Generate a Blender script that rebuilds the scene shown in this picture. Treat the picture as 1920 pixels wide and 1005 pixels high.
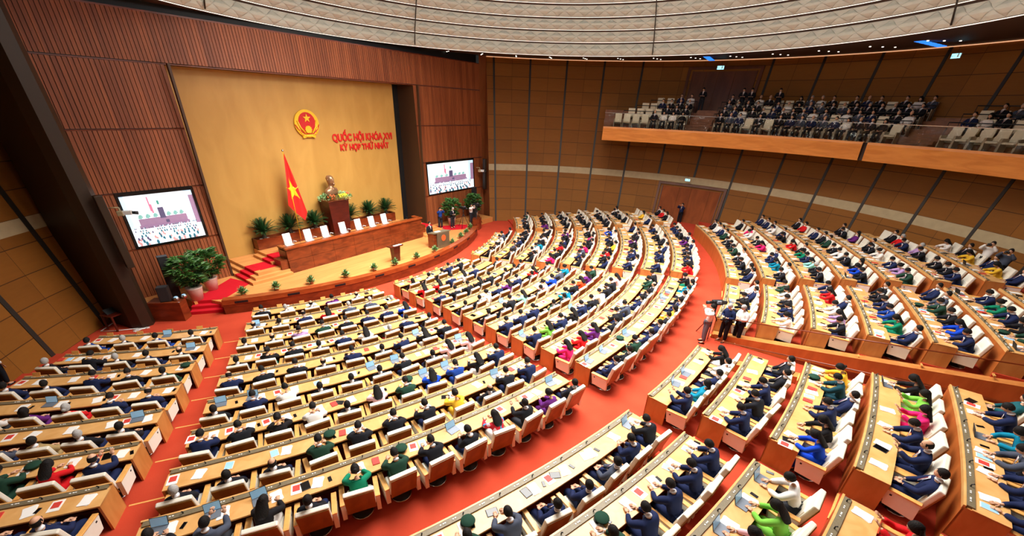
import bpy, bmesh, math, random
import numpy as np
from mathutils import Vector, Matrix
PI = math.pi
random.seed(7)
for o in list(bpy.data.objects): bpy.data.objects.remove(o)
scene = bpy.context.scene
C = scene.collection
rad = math.radians

# ------------------------------------------------------------------ camera
CAMP = Vector((-15.898, -34.935, 9.499))
cR = Vector((0.58726224, -0.80863622, 0.03507892))
cU = Vector((0.35850464, 0.29872702, 0.8844414))
cF = Vector((0.72567037, 0.50682308, -0.46533093))
cam_d = bpy.data.cameras.new('camera'); cam = bpy.data.objects.new('camera', cam_d); C.objects.link(cam)
cam.matrix_world = Matrix(((cR.x, cU.x, -cF.x, CAMP.x), (cR.y, cU.y, -cF.y, CAMP.y), (cR.z, cU.z, -cF.z, CAMP.z), (0, 0, 0, 1)))
cam_d.sensor_width = 36; cam_d.sensor_fit = 'HORIZONTAL'; cam_d.lens = 14.262; cam_d.shift_y = 0.05214
cam_d.clip_start = 0.05; cam_d.clip_end = 300
scene.camera = cam
def project(p):
    d = Vector(p) - CAMP; w = d.dot(cF)
    if w < .1: return (-9999, -9999, 1)
    return (960 + 760.6407 * d.dot(cR) / w, 602.64 - 760.6407 * d.dot(cU) / w, w)

# ------------------------------------------------------------------ world, lights, exposure
world = bpy.data.worlds.new('world'); scene.world = world; world.use_nodes = True
world.node_tree.nodes['Background'].inputs[0].default_value = (1, .93, .85, 1)
world.node_tree.nodes['Background'].inputs[1].default_value = 0.02
scene.view_settings.view_transform = 'Standard'; scene.view_settings.look = 'None'
scene.view_settings.gamma = 1; scene.view_settings.use_curve_mapping = False
scene.view_settings.exposure = 0.0
def lamp(name, kind, loc, target, energy, color=(1, .95, .88), size=1., size_y=None, spot=None, spread=None, shape=None):
    d = bpy.data.lights.new(name, kind); o = bpy.data.objects.new(name, d); C.objects.link(o)
    o.location = loc; d.energy = energy; d.color = color
    o.rotation_euler = (Vector(target) - Vector(loc)).to_track_quat('-Z', 'Y').to_euler()
    if kind == 'AREA':
        d.shape = shape or 'DISK'; d.size = size
        if size_y: d.shape = 'RECTANGLE'; d.size_y = size_y
        if spread: d.spread = rad(spread)
    if kind == 'SPOT':
        d.spot_size = rad(spot or 60); d.spot_blend = .6; d.shadow_soft_size = size
    return o
# hall lighting: an added overhead lamp, added uplights for the ceiling, and the stage lights
lamp('added_dome_light', 'AREA', (0, -27, 18.0), (0, -27, 0), 6700, (1, .985, .955), size=15, spread=122)  # main area lamp, added high in the dome above the view
for i in range(10):
    a = i / 10 * 2 * PI + .2
    lamp('added_uplight', 'AREA', (13.6 * math.sin(a), -25 + 13.6 * math.cos(a), 13.1), (-3 * math.sin(a), -25 - 3 * math.cos(a), 17.5), 215, (.98, .985, .97), size=1.6)  # added lamp, only there to brighten the ceiling rings
lamp('stage_light', 'AREA', (-1, -17.5, 12.9), (0, -9, 4.5), 250, (1, .95, .86), size=7, size_y=1.2, spread=110)
lamp('stage_light', 'AREA', (0, -16.0, 12.9), (0, -12.5, .5), 700, (1, .94, .84), size=8, size_y=1.2, spread=100)

# ------------------------------------------------------------------ materials
def newmat(name):
    m = bpy.data.materials.new(name); m.use_nodes = True
    return m, m.node_tree.nodes, m.node_tree.links, m.node_tree.nodes['Principled BSDF']
def S(r, g, b):   # sRGB 0-255 to linear
    f = lambda c: ((c / 255 + .055) / 1.055) ** 2.4 if c / 255 > .04045 else c / 255 / 12.92
    return (f(r), f(g), f(b), 1)
MC = {}
def plain(name, col, rough=.6, metal=0., noise=.06, scale=8., emit=0., spec=None):
    if name in MC: return MC[name]
    m, n, l, b = newmat(name); MC[name] = m
    b.inputs['Roughness'].default_value = rough; b.inputs['Metallic'].default_value = metal
    if noise > 0:
        tx = n.new('ShaderNodeTexNoise'); tx.inputs['Scale'].default_value = scale; tx.inputs['Detail'].default_value = 3
        tc = n.new('ShaderNodeTexCoord'); l.new(tc.outputs['Object'], tx.inputs['Vector'])
        mx = n.new('ShaderNodeMix'); mx.data_type = 'RGBA'
        mx.inputs[6].default_value = tuple(c * (1 - noise * 2) for c in col[:3]) + (1,)
        mx.inputs[7].default_value = tuple(min(1, c * (1 + noise * 2)) for c in col[:3]) + (1,)
        l.new(tx.outputs['Fac'], mx.inputs[0]); l.new(mx.outputs[2], b.inputs['Base Color'])
    else:
        b.inputs['Base Color'].default_value = col
    if emit: b.inputs['Emission Color'].default_value = col; b.inputs['Emission Strength'].default_value = emit
    if spec is not None: b.inputs['Specular IOR Level'].default_value = spec
    return m
def wood(name, c1, c2, rough=.35, stretch=(1, 1, 14), scale=2.2, coords='Object', spec=None):
    if name in MC: return MC[name]
    m, n, l, b = newmat(name); MC[name] = m
    tc = n.new('ShaderNodeTexCoord'); mp = n.new('ShaderNodeMapping'); mp.inputs['Scale'].default_value = stretch
    tx = n.new('ShaderNodeTexNoise'); tx.inputs['Scale'].default_value = scale; tx.inputs['Detail'].default_value = 6; tx.inputs['Distortion'].default_value = .6
    l.new(tc.outputs[coords], mp.inputs['Vector']); l.new(mp.outputs[0], tx.inputs['Vector'])
    cr = n.new('ShaderNodeValToRGB'); cr.color_ramp.elements[0].position = .35; cr.color_ramp.elements[1].position = .68
    cr.color_ramp.elements[0].color = c1; cr.color_ramp.elements[1].color = c2
    l.new(tx.outputs['Fac'], cr.inputs[0]); l.new(cr.outputs[0], b.inputs['Base Color'])
    b.inputs['Roughness'].default_value = rough
    if spec is not None: b.inputs['Specular IOR Level'].default_value = spec
    return m
def grid_uv(name, c1, c2, line, lw_u, lw_v, rough=.5, tint=.12, wood_noise=True, uscale=1., vscale=1., gloss=None):
    """panelled surface: UV integer cells, dark joint lines, per-panel tint"""
    m, n, l, b = newmat(name); MC[name] = m
    uv = n.new('ShaderNodeUVMap'); uv.uv_map = 'UVMap'
    sp = n.new('ShaderNodeSeparateXYZ'); l.new(uv.outputs[0], sp.inputs[0])
    def M(op, a, bb=None, c=None):
        nd = n.new('ShaderNodeMath'); nd.operation = op
        for i, v in enumerate((a, bb, c)):
            if v is None: continue
            if isinstance(v, (int, float)): nd.inputs[i].default_value = v
            else: l.new(v, nd.inputs[i])
        return nd.outputs[0]
    u = M('MULTIPLY', sp.outputs[0], uscale); v = M('MULTIPLY', sp.outputs[1], vscale)
    fu = M('FRACT', u); fv = M('FRACT', v)
    lu = M('GREATER_THAN', M('ABSOLUTE', M('SUBTRACT', fu, .5)), .5 - lw_u / 2) if lw_u else None
    lv = M('GREATER_THAN', M('ABSOLUTE', M('SUBTRACT', fv, .5)), .5 - lw_v / 2) if lw_v else None
    mask = M('MAXIMUM', lu, lv) if (lw_u and lw_v) else (lu or lv)
    cb = n.new('ShaderNodeCombineXYZ'); l.new(M('FLOOR', u), cb.inputs[0]); l.new(M('FLOOR', v), cb.inputs[1])
    wn = n.new('ShaderNodeTexWhiteNoise'); wn.noise_dimensions = '2D'; l.new(cb.outputs[0], wn.inputs['Vector'])
    tc = n.new('ShaderNodeTexCoord'); mp = n.new('ShaderNodeMapping'); mp.inputs['Scale'].default_value = (1, 1, 7)
    tx = n.new('ShaderNodeTexNoise'); tx.inputs['Scale'].default_value = 1.5; tx.inputs['Detail'].default_value = 6
    l.new(tc.outputs['Object'], mp.inputs[0]); l.new(mp.outputs[0], tx.inputs['Vector'])
    mx = n.new('ShaderNodeMix'); mx.data_type = 'RGBA'; mx.inputs[6].default_value = c1; mx.inputs[7].default_value = c2
    f = M('ADD', M('MULTIPLY', wn.outputs['Value'], .55), M('MULTIPLY', tx.outputs['Fac'], .5))
    l.new(f, mx.inputs[0])
    m2 = n.new('ShaderNodeMix'); m2.data_type = 'RGBA'; l.new(mask, m2.inputs[0]); l.new(mx.outputs[2], m2.inputs[6]); m2.inputs[7].default_value = line
    l.new(m2.outputs[2], b.inputs['Base Color']); b.inputs['Roughness'].default_value = rough
    return m
M_carpet = None
def carpet(name, c1, c2, sc=1.2):
    m, n, l, b = newmat(name); MC[name] = m
    tc = n.new('ShaderNodeTexCoord')
    t1 = n.new('ShaderNodeTexNoise'); t1.inputs['Scale'].default_value = sc; t1.inputs['Detail'].default_value = 5
    t2 = n.new('ShaderNodeTexNoise'); t2.inputs['Scale'].default_value = 60; t2.inputs['Detail'].default_value = 2
    l.new(tc.outputs['Object'], t1.inputs['Vector']); l.new(tc.outputs['Object'], t2.inputs['Vector'])
    mx = n.new('ShaderNodeMix'); mx.data_type = 'RGBA'; mx.inputs[6].default_value = c1; mx.inputs[7].default_value = c2
    l.new(t1.outputs['Fac'], mx.inputs[0]); l.new(mx.outputs[2], b.inputs['Base Color'])
    bp = n.new('ShaderNodeBump'); bp.inputs['Strength'].default_value = .25; bp.inputs['Distance'].default_value = .01
    l.new(t2.outputs['Fac'], bp.inputs['Height']); l.new(bp.outputs[0], b.inputs['Normal'])
    b.inputs['Roughness'].default_value = .95; b.inputs['Specular IOR Level'].default_value = .1
    return m
m_carpet = carpet('red_carpet', S(172, 58, 38), S(198, 75, 50))
m_runner = carpet('crimson_runner', S(185, 22, 34), S(205, 32, 46))
m_desk = wood('light_wood', S(212, 156, 90), S(226, 176, 112), .32, (1, 1, 1), 3)
m_deskend = wood('orange_wood', S(188, 120, 58), S(206, 140, 76), .4, (1, 1, .3), 4)
m_deskfront = wood('front_wood', S(172, 92, 40), S(194, 110, 52), .35, (1, 1, .25), 3)
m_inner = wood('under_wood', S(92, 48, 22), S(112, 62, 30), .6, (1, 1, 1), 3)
m_console = plain('bronze_console', S(118, 106, 82), .5, .1, .16, 30)
m_rosewood = wood('rosewood', S(96, 38, 16), S(132, 58, 26), .28, (1, 1, 3), 1.6)
m_redwood = wood('reddish_rosewood', S(70, 22, 14), S(92, 32, 20), .28, (1, 1, 3), 1.6)
m_gold = wood('gold_wall', S(182, 138, 66), S(194, 150, 76), .5, (1, 1, .35), 1.1)
m_slat = wood('slat_wood', S(124, 64, 34), S(164, 92, 52), .5, (3.2, .3, .12), 1.3)
m_slatback = plain('slat_gap', S(62, 28, 15), .8, 0, .05)
m_black = plain('black_plastic', S(22, 22, 24), .5, 0, .0)
m_blackgloss = plain('black_glass', S(10, 10, 12), .15, 0, .0)
m_dark = plain('dark_brown_lacquer', S(42, 28, 16), .45, 0, .08, 2)
m_soffit = plain('dark_soffit', S(52, 30, 18), .6, 0, .05, 2)
m_cream = plain('cream_leather', S(238, 232, 216), .45, 0, .02, 12)
m_armtop = wood('arm_wood', S(224, 160, 84), S(238, 180, 102), .35, (1, 1, 1), 6)
m_backwood = wood('chair_back_wood', S(130, 86, 32), S(154, 106, 46), .32, (1, 1, .5), 5)
m_chrome = plain('chrome', S(200, 200, 200), .2, 1, 0)
m_paper = plain('white_paper', S(240, 238, 234), .8, 0, .01, 30)
m_redcover = plain('red_cover', S(206, 60, 50), .6, 0, .03)
m_screenblue = plain('blue_screen', S(150, 196, 226), .2, 0, .08, 5, emit=.25)
m_keyb = plain('laptop_grey', S(120, 128, 140), .4, .3, .05, 40)
m_white = plain('white_plastic', S(232, 232, 228), .4, 0, .0)
m_beige = plain('beige_stone', S(176, 158, 122), .6, 0, .08, 3)
m_shell = plain('ceiling_fabric_base', S(214, 200, 176), .8, 0, .02, 3)
m_led = plain('led_strip', S(255, 250, 240), .5, 0, 0, emit=.75)
m_leaf = plain('leaf_green', S(64, 112, 46), .5, 0, .25, 9)
m_leafd = plain('cycad_green', S(30, 72, 30), .5, 0, .2, 9)
m_leafl = plain('pale_leaf', S(150, 186, 130), .5, 0, .3, 14)
m_pot = plain('pale_pot', S(222, 196, 184), .45, 0, .03)
m_skin = plain('skin', S(214, 164, 132), .55, 0, .03, 10)
m_bronze = plain('bronze', S(158, 122, 92), .35, .6, .1, 12)
m_red = plain('flag_red', S(222, 32, 26), .6, 0, .02)
m_yellow = plain('flag_yellow', S(250, 206, 30), .6, 0, .02)
m_emb_gold = plain('emblem_gold', S(240, 186, 44), .4, .1, .06, 12)
m_emb_red = plain('emblem_red', S(186, 22, 22), .5, 0, .03)
m_letter = plain('letter_red', S(208, 36, 30), .45, 0, .02)

# ------------------------------------------------------------------ mesh builder
class MB:
    def __init__(s): s.v = []; s.f = []; s.m = []; s.uv = {}; s.sm = []
    def add(s, vs, fs, mi=0, smooth=False):
        b = len(s.v); s.v += [tuple(p) for p in vs]
        for f in fs: s.f.append(tuple(b + i for i in f)); s.m.append(mi); s.sm.append(smooth)
        return s
    def box(s, x0, x1, y0, y1, z0, z1, mi=0, M=None):
        vs = [Vector(p) for p in ((x0, y0, z0), (x1, y0, z0), (x1, y1, z0), (x0, y1, z0), (x0, y0, z1), (x1, y0, z1), (x1, y1, z1), (x0, y1, z1))]
        if M is not None: vs = [M @ p for p in vs]
        return s.add(vs, [(3, 2, 1, 0), (4, 5, 6, 7), (0, 1, 5, 4), (1, 2, 6, 5), (2, 3, 7, 6), (3, 0, 4, 7)], mi)
    def rbox(s, x0, x1, y0, y1, z0, z1, r=.02, mi=0, M=None):
        # box with chamfered edges
        xs = (x0, x0 + r, x1 - r, x1); ys = (y0, y0 + r, y1 - r, y1); zs = (z0, z0 + r, z1 - r, z1)
        bm = bmesh.new(); bmesh.ops.create_cube(bm, size=1)
        for v in bm.verts: v.co = Vector(((x0 + x1) / 2 + v.co.x * (x1 - x0), (y0 + y1) / 2 + v.co.y * (y1 - y0), (z0 + z1) / 2 + v.co.z * (z1 - z0)))
        bmesh.ops.bevel(bm, geom=list(bm.edges), offset=r, segments=2, affect='EDGES', profile=.5)
        s.addbm(bm, mi, M); bm.free(); return s
    def addbm(s, bm, mi=0, M=None, smooth=False):
        bm.verts.index_update()
        vs = [(M @ v.co) if M is not None else v.co.copy() for v in bm.verts]
        return s.add(vs, [tuple(v.index for v in f.verts) for f in bm.faces], mi, smooth)
    def prism(s, poly, z0, z1, mi=0, M=None):
        n = len(poly); vs = [Vector((x, y, z0)) for x, y in poly] + [Vector((x, y, z1)) for x, y in poly]
        if M is not None: vs = [M @ p for p in vs]
        return s.add(vs, [tuple(range(n - 1, -1, -1)), tuple(range(n, 2 * n))] + [(i, (i + 1) % n, (i + 1) % n + n, i + n) for i in range(n)], mi)
    def tube(s, pts, r, n=8, mi=0, cap=True, smooth=True):
        pts = [Vector(p) for p in pts]; rs = r if isinstance(r, (list, tuple)) else [r] * len(pts)
        vs = []; up0 = None
        for i, p in enumerate(pts):
            d = (pts[min(i + 1, len(pts) - 1)] - pts[max(i - 1, 0)]).normalized()
            a = Vector((0, 0, 1)) if abs(d.z) < .9 else Vector((0, 1, 0))
            if up0 is None: x = d.cross(a).normalized()
            else: x = (up0 - d * up0.dot(d)).normalized()
            up0 = x; y = d.cross(x)
            for k in range(n): vs.append(p + (x * math.cos(2 * PI * k / n) + y * math.sin(2 * PI * k / n)) * rs[i])
        fs = []
        for i in range(len(pts) - 1):
            for k in range(n): fs.append((i * n + k, i * n + (k + 1) % n, (i + 1) * n + (k + 1) % n, (i + 1) * n + k))
        if cap: fs += [tuple(range(n - 1, -1, -1)), tuple(range((len(pts) - 1) * n, len(pts) * n))]
        return s.add(vs, fs, mi, smooth)
    def lathe(s, prof, cx=0, cy=0, n=16, mi=0, smooth=True, z0=0):
        vs = []; fs = []
        for r, z in prof:
            for k in range(n): vs.append((cx + r * math.cos(2 * PI * k / n), cy + r * math.sin(2 * PI * k / n), z + z0))
        for i in range(len(prof) - 1):
            for k in range(n): fs.append((i * n + k, i * n + (k + 1) % n, (i + 1) * n + (k + 1) % n, (i + 1) * n + k))
        fs += [tuple(range(n - 1, -1, -1)), tuple(range((len(prof) - 1) * n, len(prof) * n))]
        return s.add(vs, fs, mi, smooth)
    def ball(s, c, r, n=10, m=7, mi=0, M=None):
        vs = []; fs = []; r = r if isinstance(r, (list, tuple)) else (r, r, r)
        vs.append(Vector((0, 0, -1)))
        for i in range(1, m):
            t = PI * i / m
            for k in range(n): vs.append(Vector((math.sin(t) * math.cos(2 * PI * k / n), math.sin(t) * math.sin(2 * PI * k / n), -math.cos(t))))
        vs.append(Vector((0, 0, 1)))
        for k in range(n): fs.append((0, 1 + (k + 1) % n, 1 + k))
        for i in range(m - 2):
            for k in range(n): a = 1 + i * n; fs.append((a + k, a + (k + 1) % n, a + n + (k + 1) % n, a + n + k))
        a = 1 + (m - 2) * n
        for k in range(n): fs.append((a + k, a + (k + 1) % n, len(vs) - 1))
        R3 = [Vector((c[0] + v.x * r[0], c[1] + v.y * r[1], c[2] + v.z * r[2])) for v in vs]
        if M is not None: R3 = [M @ v for v in R3]
        return s.add(R3, fs, mi, True)
    def arc(s, r0, r1, z0, z1, a0, a1, n=None, cy=0., mi=0, sgn=-1, cx=0.):
        """solid sector block, centre (cx,cy); sgn -1: angle from -Y, +1: angle from +Y"""
        n = n or max(2, int(abs(a1 - a0) / rad(1.2)) + 1)
        vs = []; fs = []
        for i in range(n + 1):
            a = a0 + (a1 - a0) * i / n; sx = math.sin(a); sy = sgn * math.cos(a)
            for r, z in ((r0, z0), (r1, z0), (r1, z1), (r0, z1)): vs.append((cx + r * sx, cy + r * sy, z))
        for i in range(n):
            for k in range(4): fs.append((i * 4 + k, i * 4 + (k + 1) % 4, i * 4 + 4 + (k + 1) % 4, i * 4 + 4 + k))
        fs += [(0, 1, 2, 3), (n * 4 + 3, n * 4 + 2, n * 4 + 1, n * 4)]
        if sgn > 0: fs = [tuple(reversed(f)) for f in fs]
        return s.add(vs, fs, mi)
    def build(s, name, mats, parent=None, origin=(0, 0, 0), label=None):
        me = bpy.data.meshes.new(name); o = Vector(origin)
        me.from_pydata([tuple(Vector(v) - o) for v in s.v], [], s.f)
        for m in (mats if isinstance(mats, (list, tuple)) else [mats]): me.materials.append(m)
        me.polygons.foreach_set('material_index', s.m); me.polygons.foreach_set('use_smooth', s.sm)
        me.update()
        ob = bpy.data.objects.new(name, me); C.objects.link(ob)
        if parent is None: ob.location = o
        else:
            ob.parent = parent
            # child vertices are given relative to the parent's own origin
            ob.location = (0, 0, 0)
        if label: ob['label'] = label
        return ob
def tag(o, label=None, cat=None, group=None, kind=None):
    if label: o['label'] = label
    if cat: o['category'] = cat
    if group: o['group'] = group
    if kind: o['kind'] = kind
    return o
def thing(name, loc, rz, label, cat, group=None):
    o = bpy.data.objects.new(name, None); C.objects.link(o); o.location = loc; o.rotation_euler = (0, 0, rz)
    o.empty_display_size = .2
    return tag(o, label, cat, group)
def struct(name, mb, mats, label=None):
    o = mb.build(name, mats); o['kind'] = 'structure'
    if label: o['label'] = label
    return o
def copy_tree(o, parent=None):
    c = o.copy(); C.objects.link(c)
    if parent is not None: c.parent = parent
    for ch in o.children: copy_tree(ch, c)
    return c
ORD = ['first', 'second', 'third', 'fourth', 'fifth', 'sixth', 'seventh', 'eighth', 'ninth', 'tenth', 'eleventh', 'twelfth', 'thirteenth', 'fourteenth', 'fifteenth', 'sixteenth', 'seventeenth', 'eighteenth', 'nineteenth', 'twentieth']
# ------------------------------------------------------------------ hall layout (metres; rows are arcs about 0,0; the round wall is about 0,-26)
PA, WA, PB, WB = rad(32.148), .5217, rad(10.667), .5117
def rk(k): return 18 + (k - 1) * 1.567 if k <= 9 else 33.24 + (k - 10) * 1.56
def zk(k): return (k - 1) * .11 + (k - 1) ** 2 * .0055 if k <= 9 else 1.385 + (k - 10) * .29
def ang(tag_, r):
    a = math.asin(WA / r); b = math.asin(WB / r)
    return {'A-L': -PA - a, 'A-R': -PA + a, 'B-L': -PB - b, 'B-R': -PB + b, 'B+L': PB - b, 'B+R': PB + b, 'A+L': PA - a, 'A+R': PA + a}[tag_]
def wallR(z): return 20.55 + .236 * z
WC = -26.
T0, DT = rad(44.732), rad(7.768)
ER = {2: 44.6, 3: 44.9, 4: 45.03, 5: 45.02, 6: 45.0, 7: 43.15, 8: 41.45, 9: 39.41}
N1 = {1: 6, 2: 7, 3: 8, 4: 9, 5: 9, 6: 10, 7: 11, 8: 11, 9: 12}
def all_rows():
    out = []
    nl = {2: 4, 3: 5, 4: 5, 5: 6, 6: 7, 7: 7, 8: 7, 9: 7}
    for k in range(1, 18):
        r = rk(k)
        if k <= 9:
            if k >= 2: out.append(('left', k, -rad(45.8 if k < 6 else 46.3), ang('A-L', r), nl[k]))
            out.append(('centre-left', k, ang('A-R', r), ang('B-L', r), N1[k]))
            out.append(('centre', k, ang('B-R', r), ang('B+L', r), N1[k]))
            out.append(('centre-right', k, ang('B+R', r), ang('A+L', r), N1[k]))
            if k >= 2:
                w = (rad(ER[k]) - ang('A+R', r)) * r
                out.append(('right', k, ang('A+R', r), rad(ER[k]), max(2, round(w / .87))))
        else:
            if k <= 13:
                a0 = ang('A-R', r); a1 = ang('B-L', r); out.append(('rear-left', k, a0, a1, round((a1 - a0) * r / .87)))
            if k <= 15:
                a0 = ang('B-R', r); a1 = -math.asin(1.65 / r)
                out.append(('rear-centre', k, a0, a1, 5 if k < 12 else 6))
            a0 = math.asin(1.28 / r); a1 = ang('B+L', r); out.append(('near terrace', k, a0, a1, {10: 5, 11: 5}.get(k, round((a1 - a0) * r / .87))))
            a0 = ang('B+R', r); a1 = ang('A+L', r)
            lim = 19.3 if k < 15 else 19.9
            while math.hypot(r * math.sin(a1), -r * math.cos(a1) - WC) > lim: a1 -= .002
            if a1 - a0 > .05: out.append(('far terrace', k, a0, a1, round((a1 - a0) * r / .87)))
    return out
ROWS = all_rows()
def amax(r, z):
    a = rad(75)
    while a > .02 and math.hypot(r * math.sin(a), -r * math.cos(a) - WC) > wallR(z) + .25: a -= .004
    return a

# floor: tiers of carpet, a light nosing at every step
fl = MB()
n = 96
fl.add([(0, WC, 0)] + [(21.2 * math.sin(2 * PI * i / n), WC + 21.2 * math.cos(2 * PI * i / n), 0) for i in range(n)], [(0, (i + 1) % n + 1, i + 1) for i in range(n)])
for k in range(2, 18):
    r0 = rk(k) + .004; r1 = (rk(k + 1) if k != 9 else 33.24) + .004
    z = zk(k); a = amax(r0, z); zb = zk(k - 1) - .05 if k > 2 else -.05
    secs = [(-a, a)] if k < 10 else [(-a, -math.asin(1.22 / r0)), (math.asin(1.22 / r0), a)]
    for a0, a1 in secs:
        if a1 > a0: fl.arc(r0, r1 + .01, zb, z, a0, a1, mi=0)
    # nosing in the aisles
    if k <= 9: gaps = [(ang('A-L', r0), ang('A-R', r0)), (ang('B-L', r0), ang('B-R', r0)), (ang('B+L', r0), ang('B+R', r0)), (ang('A+L', r0), ang('A+R', r0))]
    else: gaps = [(ang('B-L', r0), ang('B-R', r0)), (ang('B+L', r0), ang('B+R', r0)), (-math.asin(1.6 / r0), -math.asin(.95 / r0)), (math.asin(.95 / r0), math.asin(1.25 / r0))]
    for g0, g1 in gaps: fl.arc(r0 - .02, r0 + .025, z - .035, z + .004, g0 + .0015, g1 - .0015, n=2, mi=1)
fl.box(-.88, .88, -46.4, -33.2, 1.0, 1.385, 0)   # the entrance passage under the terraces
struct('floor', fl, [m_carpet, m_armtop], 'red carpeted floor rising in shallow curved tiers')

# round wall, leaning outwards, in panels
m_panel = grid_uv('wall_panels', S(120, 73, 21), S(142, 90, 30), S(70, 40, 12), .012, .03, .6)
m_panel.node_tree.nodes['Principled BSDF'].inputs['Specular IOR Level'].default_value = .25
def cone_wall(az0, az1, uoff, nm, label, holes=()):
    mb = MB(); uvs = []
    bands = [(-.2, 4.4, 0), (4.4, 4.92, 1), (4.92, 13.45, 0)]
    step = rad(7.768 / 6); n = int(round((az1 - az0) / step)); zz = {0: [-.2, 1.7, 3.0, 4.4], 1: [4.4, 4.92], 2: [4.92, 7, 8.6, 10, 12, 13.45]}
    for bi, (z0, z1, mi) in enumerate(bands):
        for i in range(n):
            a0 = az0 + (az1 - az0) * i / n; a1 = az0 + (az1 - az0) * (i + 1) / n
            for j in range(len(zz[bi]) - 1):
                za, zb_ = zz[bi][j], zz[bi][j + 1]
                q = [(a0, za), (a1, za), (a1, zb_), (a0, zb_)]
                mb.add([(wallR(z) * math.sin(a), WC + wallR(z) * math.cos(a), z) for a, z in q], [(0, 1, 2, 3)], mi)
                uvs += [((a - uoff) / DT, (z if bi == 0 else z - 4.92)) for a, z in q]
    o = mb.build(nm, [m_panel, m_beige]); o['kind'] = 'structure'; o['label'] = label
    uvl = o.data.uv_layers.new(name='UVMap')
    for i, uvv in enumerate(uvs): uvl.data[i].uv = (uvv[0] * 2, uvv[1])
    return o
cone_wall(T0 - DT * .2, T0 + DT * 18, T0, 'wall_right', 'round leaning wall of brown wood panels with a pale band')
cone_wall(rad(-40.672) - DT * 17, rad(-31.0), rad(-40.672), 'wall_left', 'shaded round wall of brown wood panels on the left')
m_groove = plain('dark_groove', S(40, 34, 28), .5, 0, 0)
def wall_strip(az, z0, z1, w=.16):
    mb = MB(); vs = []
    for z in (z0, z1):
        R = wallR(z)
        for da, dr in ((-w / 2 / R, -.03), (w / 2 / R, -.03), (w / 2 / R, .05), (-w / 2 / R, .05)):
            vs.append(((R + dr) * math.sin(az + da), WC + (R + dr) * math.cos(az + da), z))
    mb.add(vs, [(0, 1, 2, 3), (7, 6, 5, 4), (0, 4, 5, 1), (1, 5, 6, 2), (2, 6, 7, 3), (3, 7, 4, 0)])
    return mb
tn = 0
for i in range(0, 18):
    tn += 1
    az = T0 + i * DT
    segs = [(0., 13.4)] if i not in (5, 6) else [(4.95, 8.9)]
    mb = MB()
    for s0, s1 in segs:
        w = wall_strip(az, s0, s1); mb.add(w.v, w.f)
    struct('trim_%d' % tn, mb, m_groove)
for i in range(-1, 12):
    tn += 1; struct('trim_%d' % tn, wall_strip(rad(-40.672) - i * DT, 0, 13.4, .2), m_groove)
# side returns between the round wall and the slatted wall
mb = MB(); a = T0 - DT * .2
def wp(a, z): return (wallR(z) * math.sin(a), WC + wallR(z) * math.cos(a), z)
mb.add([wp(a, 0), (15.05, -9.4, 0), (15.15, -8.75, 13.45), wp(a, 13.45)], [(0, 1, 2, 3)])
tn += 1; struct('trim_%d' % tn, mb, wood('return_wood', S(128, 72, 38), S(148, 86, 46), .45, (1, 1, .3), 2))

# doors in the round wall
def wall_quad(mb, az0, az1, z0, z1, d0, d1, mi=0, n=4):
    vs = []
    for i in range(n + 1):
        a = az0 + (az1 - az0) * i / n
        for z, d in ((z0, d0), (z0, d1), (z1, d1), (z1, d0)):
            R = wallR(z) - d; vs.append((R * math.sin(a), WC + R * math.cos(a), z))
    fs = []
    for i in range(n):
        for k in range(4): fs.append((i * 4 + 4 + k, i * 4 + 4 + (k + 1) % 4, i * 4 + (k + 1) % 4, i * 4 + k))
    fs += [(3, 2, 1, 0), (n * 4, n * 4 + 1, n * 4 + 2, n * 4 + 3)]
    mb.add(vs, fs, mi)
m_door = wood('door_wood', S(120, 58, 22), S(142, 72, 30), .65, (1, 1, .25), 2, spec=.2)
m_doord = wood('door_wood_dark', S(84, 44, 24), S(104, 56, 30), .45, (1, 1, .25), 2)
def door(no, a0, a1, z0, z1, parts_at, mat, frame):
    root = thing('door_%d' % no, (wallR(z0) * math.sin((a0 + a1) / 2) * .995, WC + wallR(z0) * math.cos((a0 + a1) / 2), z0), 0, 'wide brown wooden double door with a moulded frame', None)
    del_org = root.location.copy()
    root['kind'] = 'structure'
    mb = MB()
    wall_quad(mb, a0, a0 + rad(.5), z0, z1, -.02, .12); wall_quad(mb, a1 - rad(.5), a1, z0, z1, -.02, .12); wall_quad(mb, a0, a1, z1 - .18, z1, -.02, .125)
    wall_quad(mb, a0 + rad(.9), a0 + rad(1.1), z0, z1 - .3, -.02, .08); wall_quad(mb, a1 - rad(1.1), a1 - rad(.9), z0, z1 - .3, -.02, .08)
    mb.build('door_frame', frame, root, del_org)
    ps = [a0 + rad(1.1)] + parts_at + [a1 - rad(1.1)]
    for i in range(len(ps) - 1):
        p = MB(); wall_quad(p, ps[i] + rad(.03), ps[i + 1] - rad(.03), z0, z1 - .32, -.02, .04 if i % 2 else .05)
        d = p.build('door_leaf', mat, root, del_org)
    return root
def fix_parent_origin(): pass
door(1, rad(84.2), rad(98.9), 1.2, 4.38, [rad(89.), rad(91.6), rad(95.6)], m_door, m_doord)
door(2, rad(84.7), rad(98.), 8.7, 12.9, [rad(88.2), rad(90.4), rad(93.4)], m_doord, m_doord)

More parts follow.
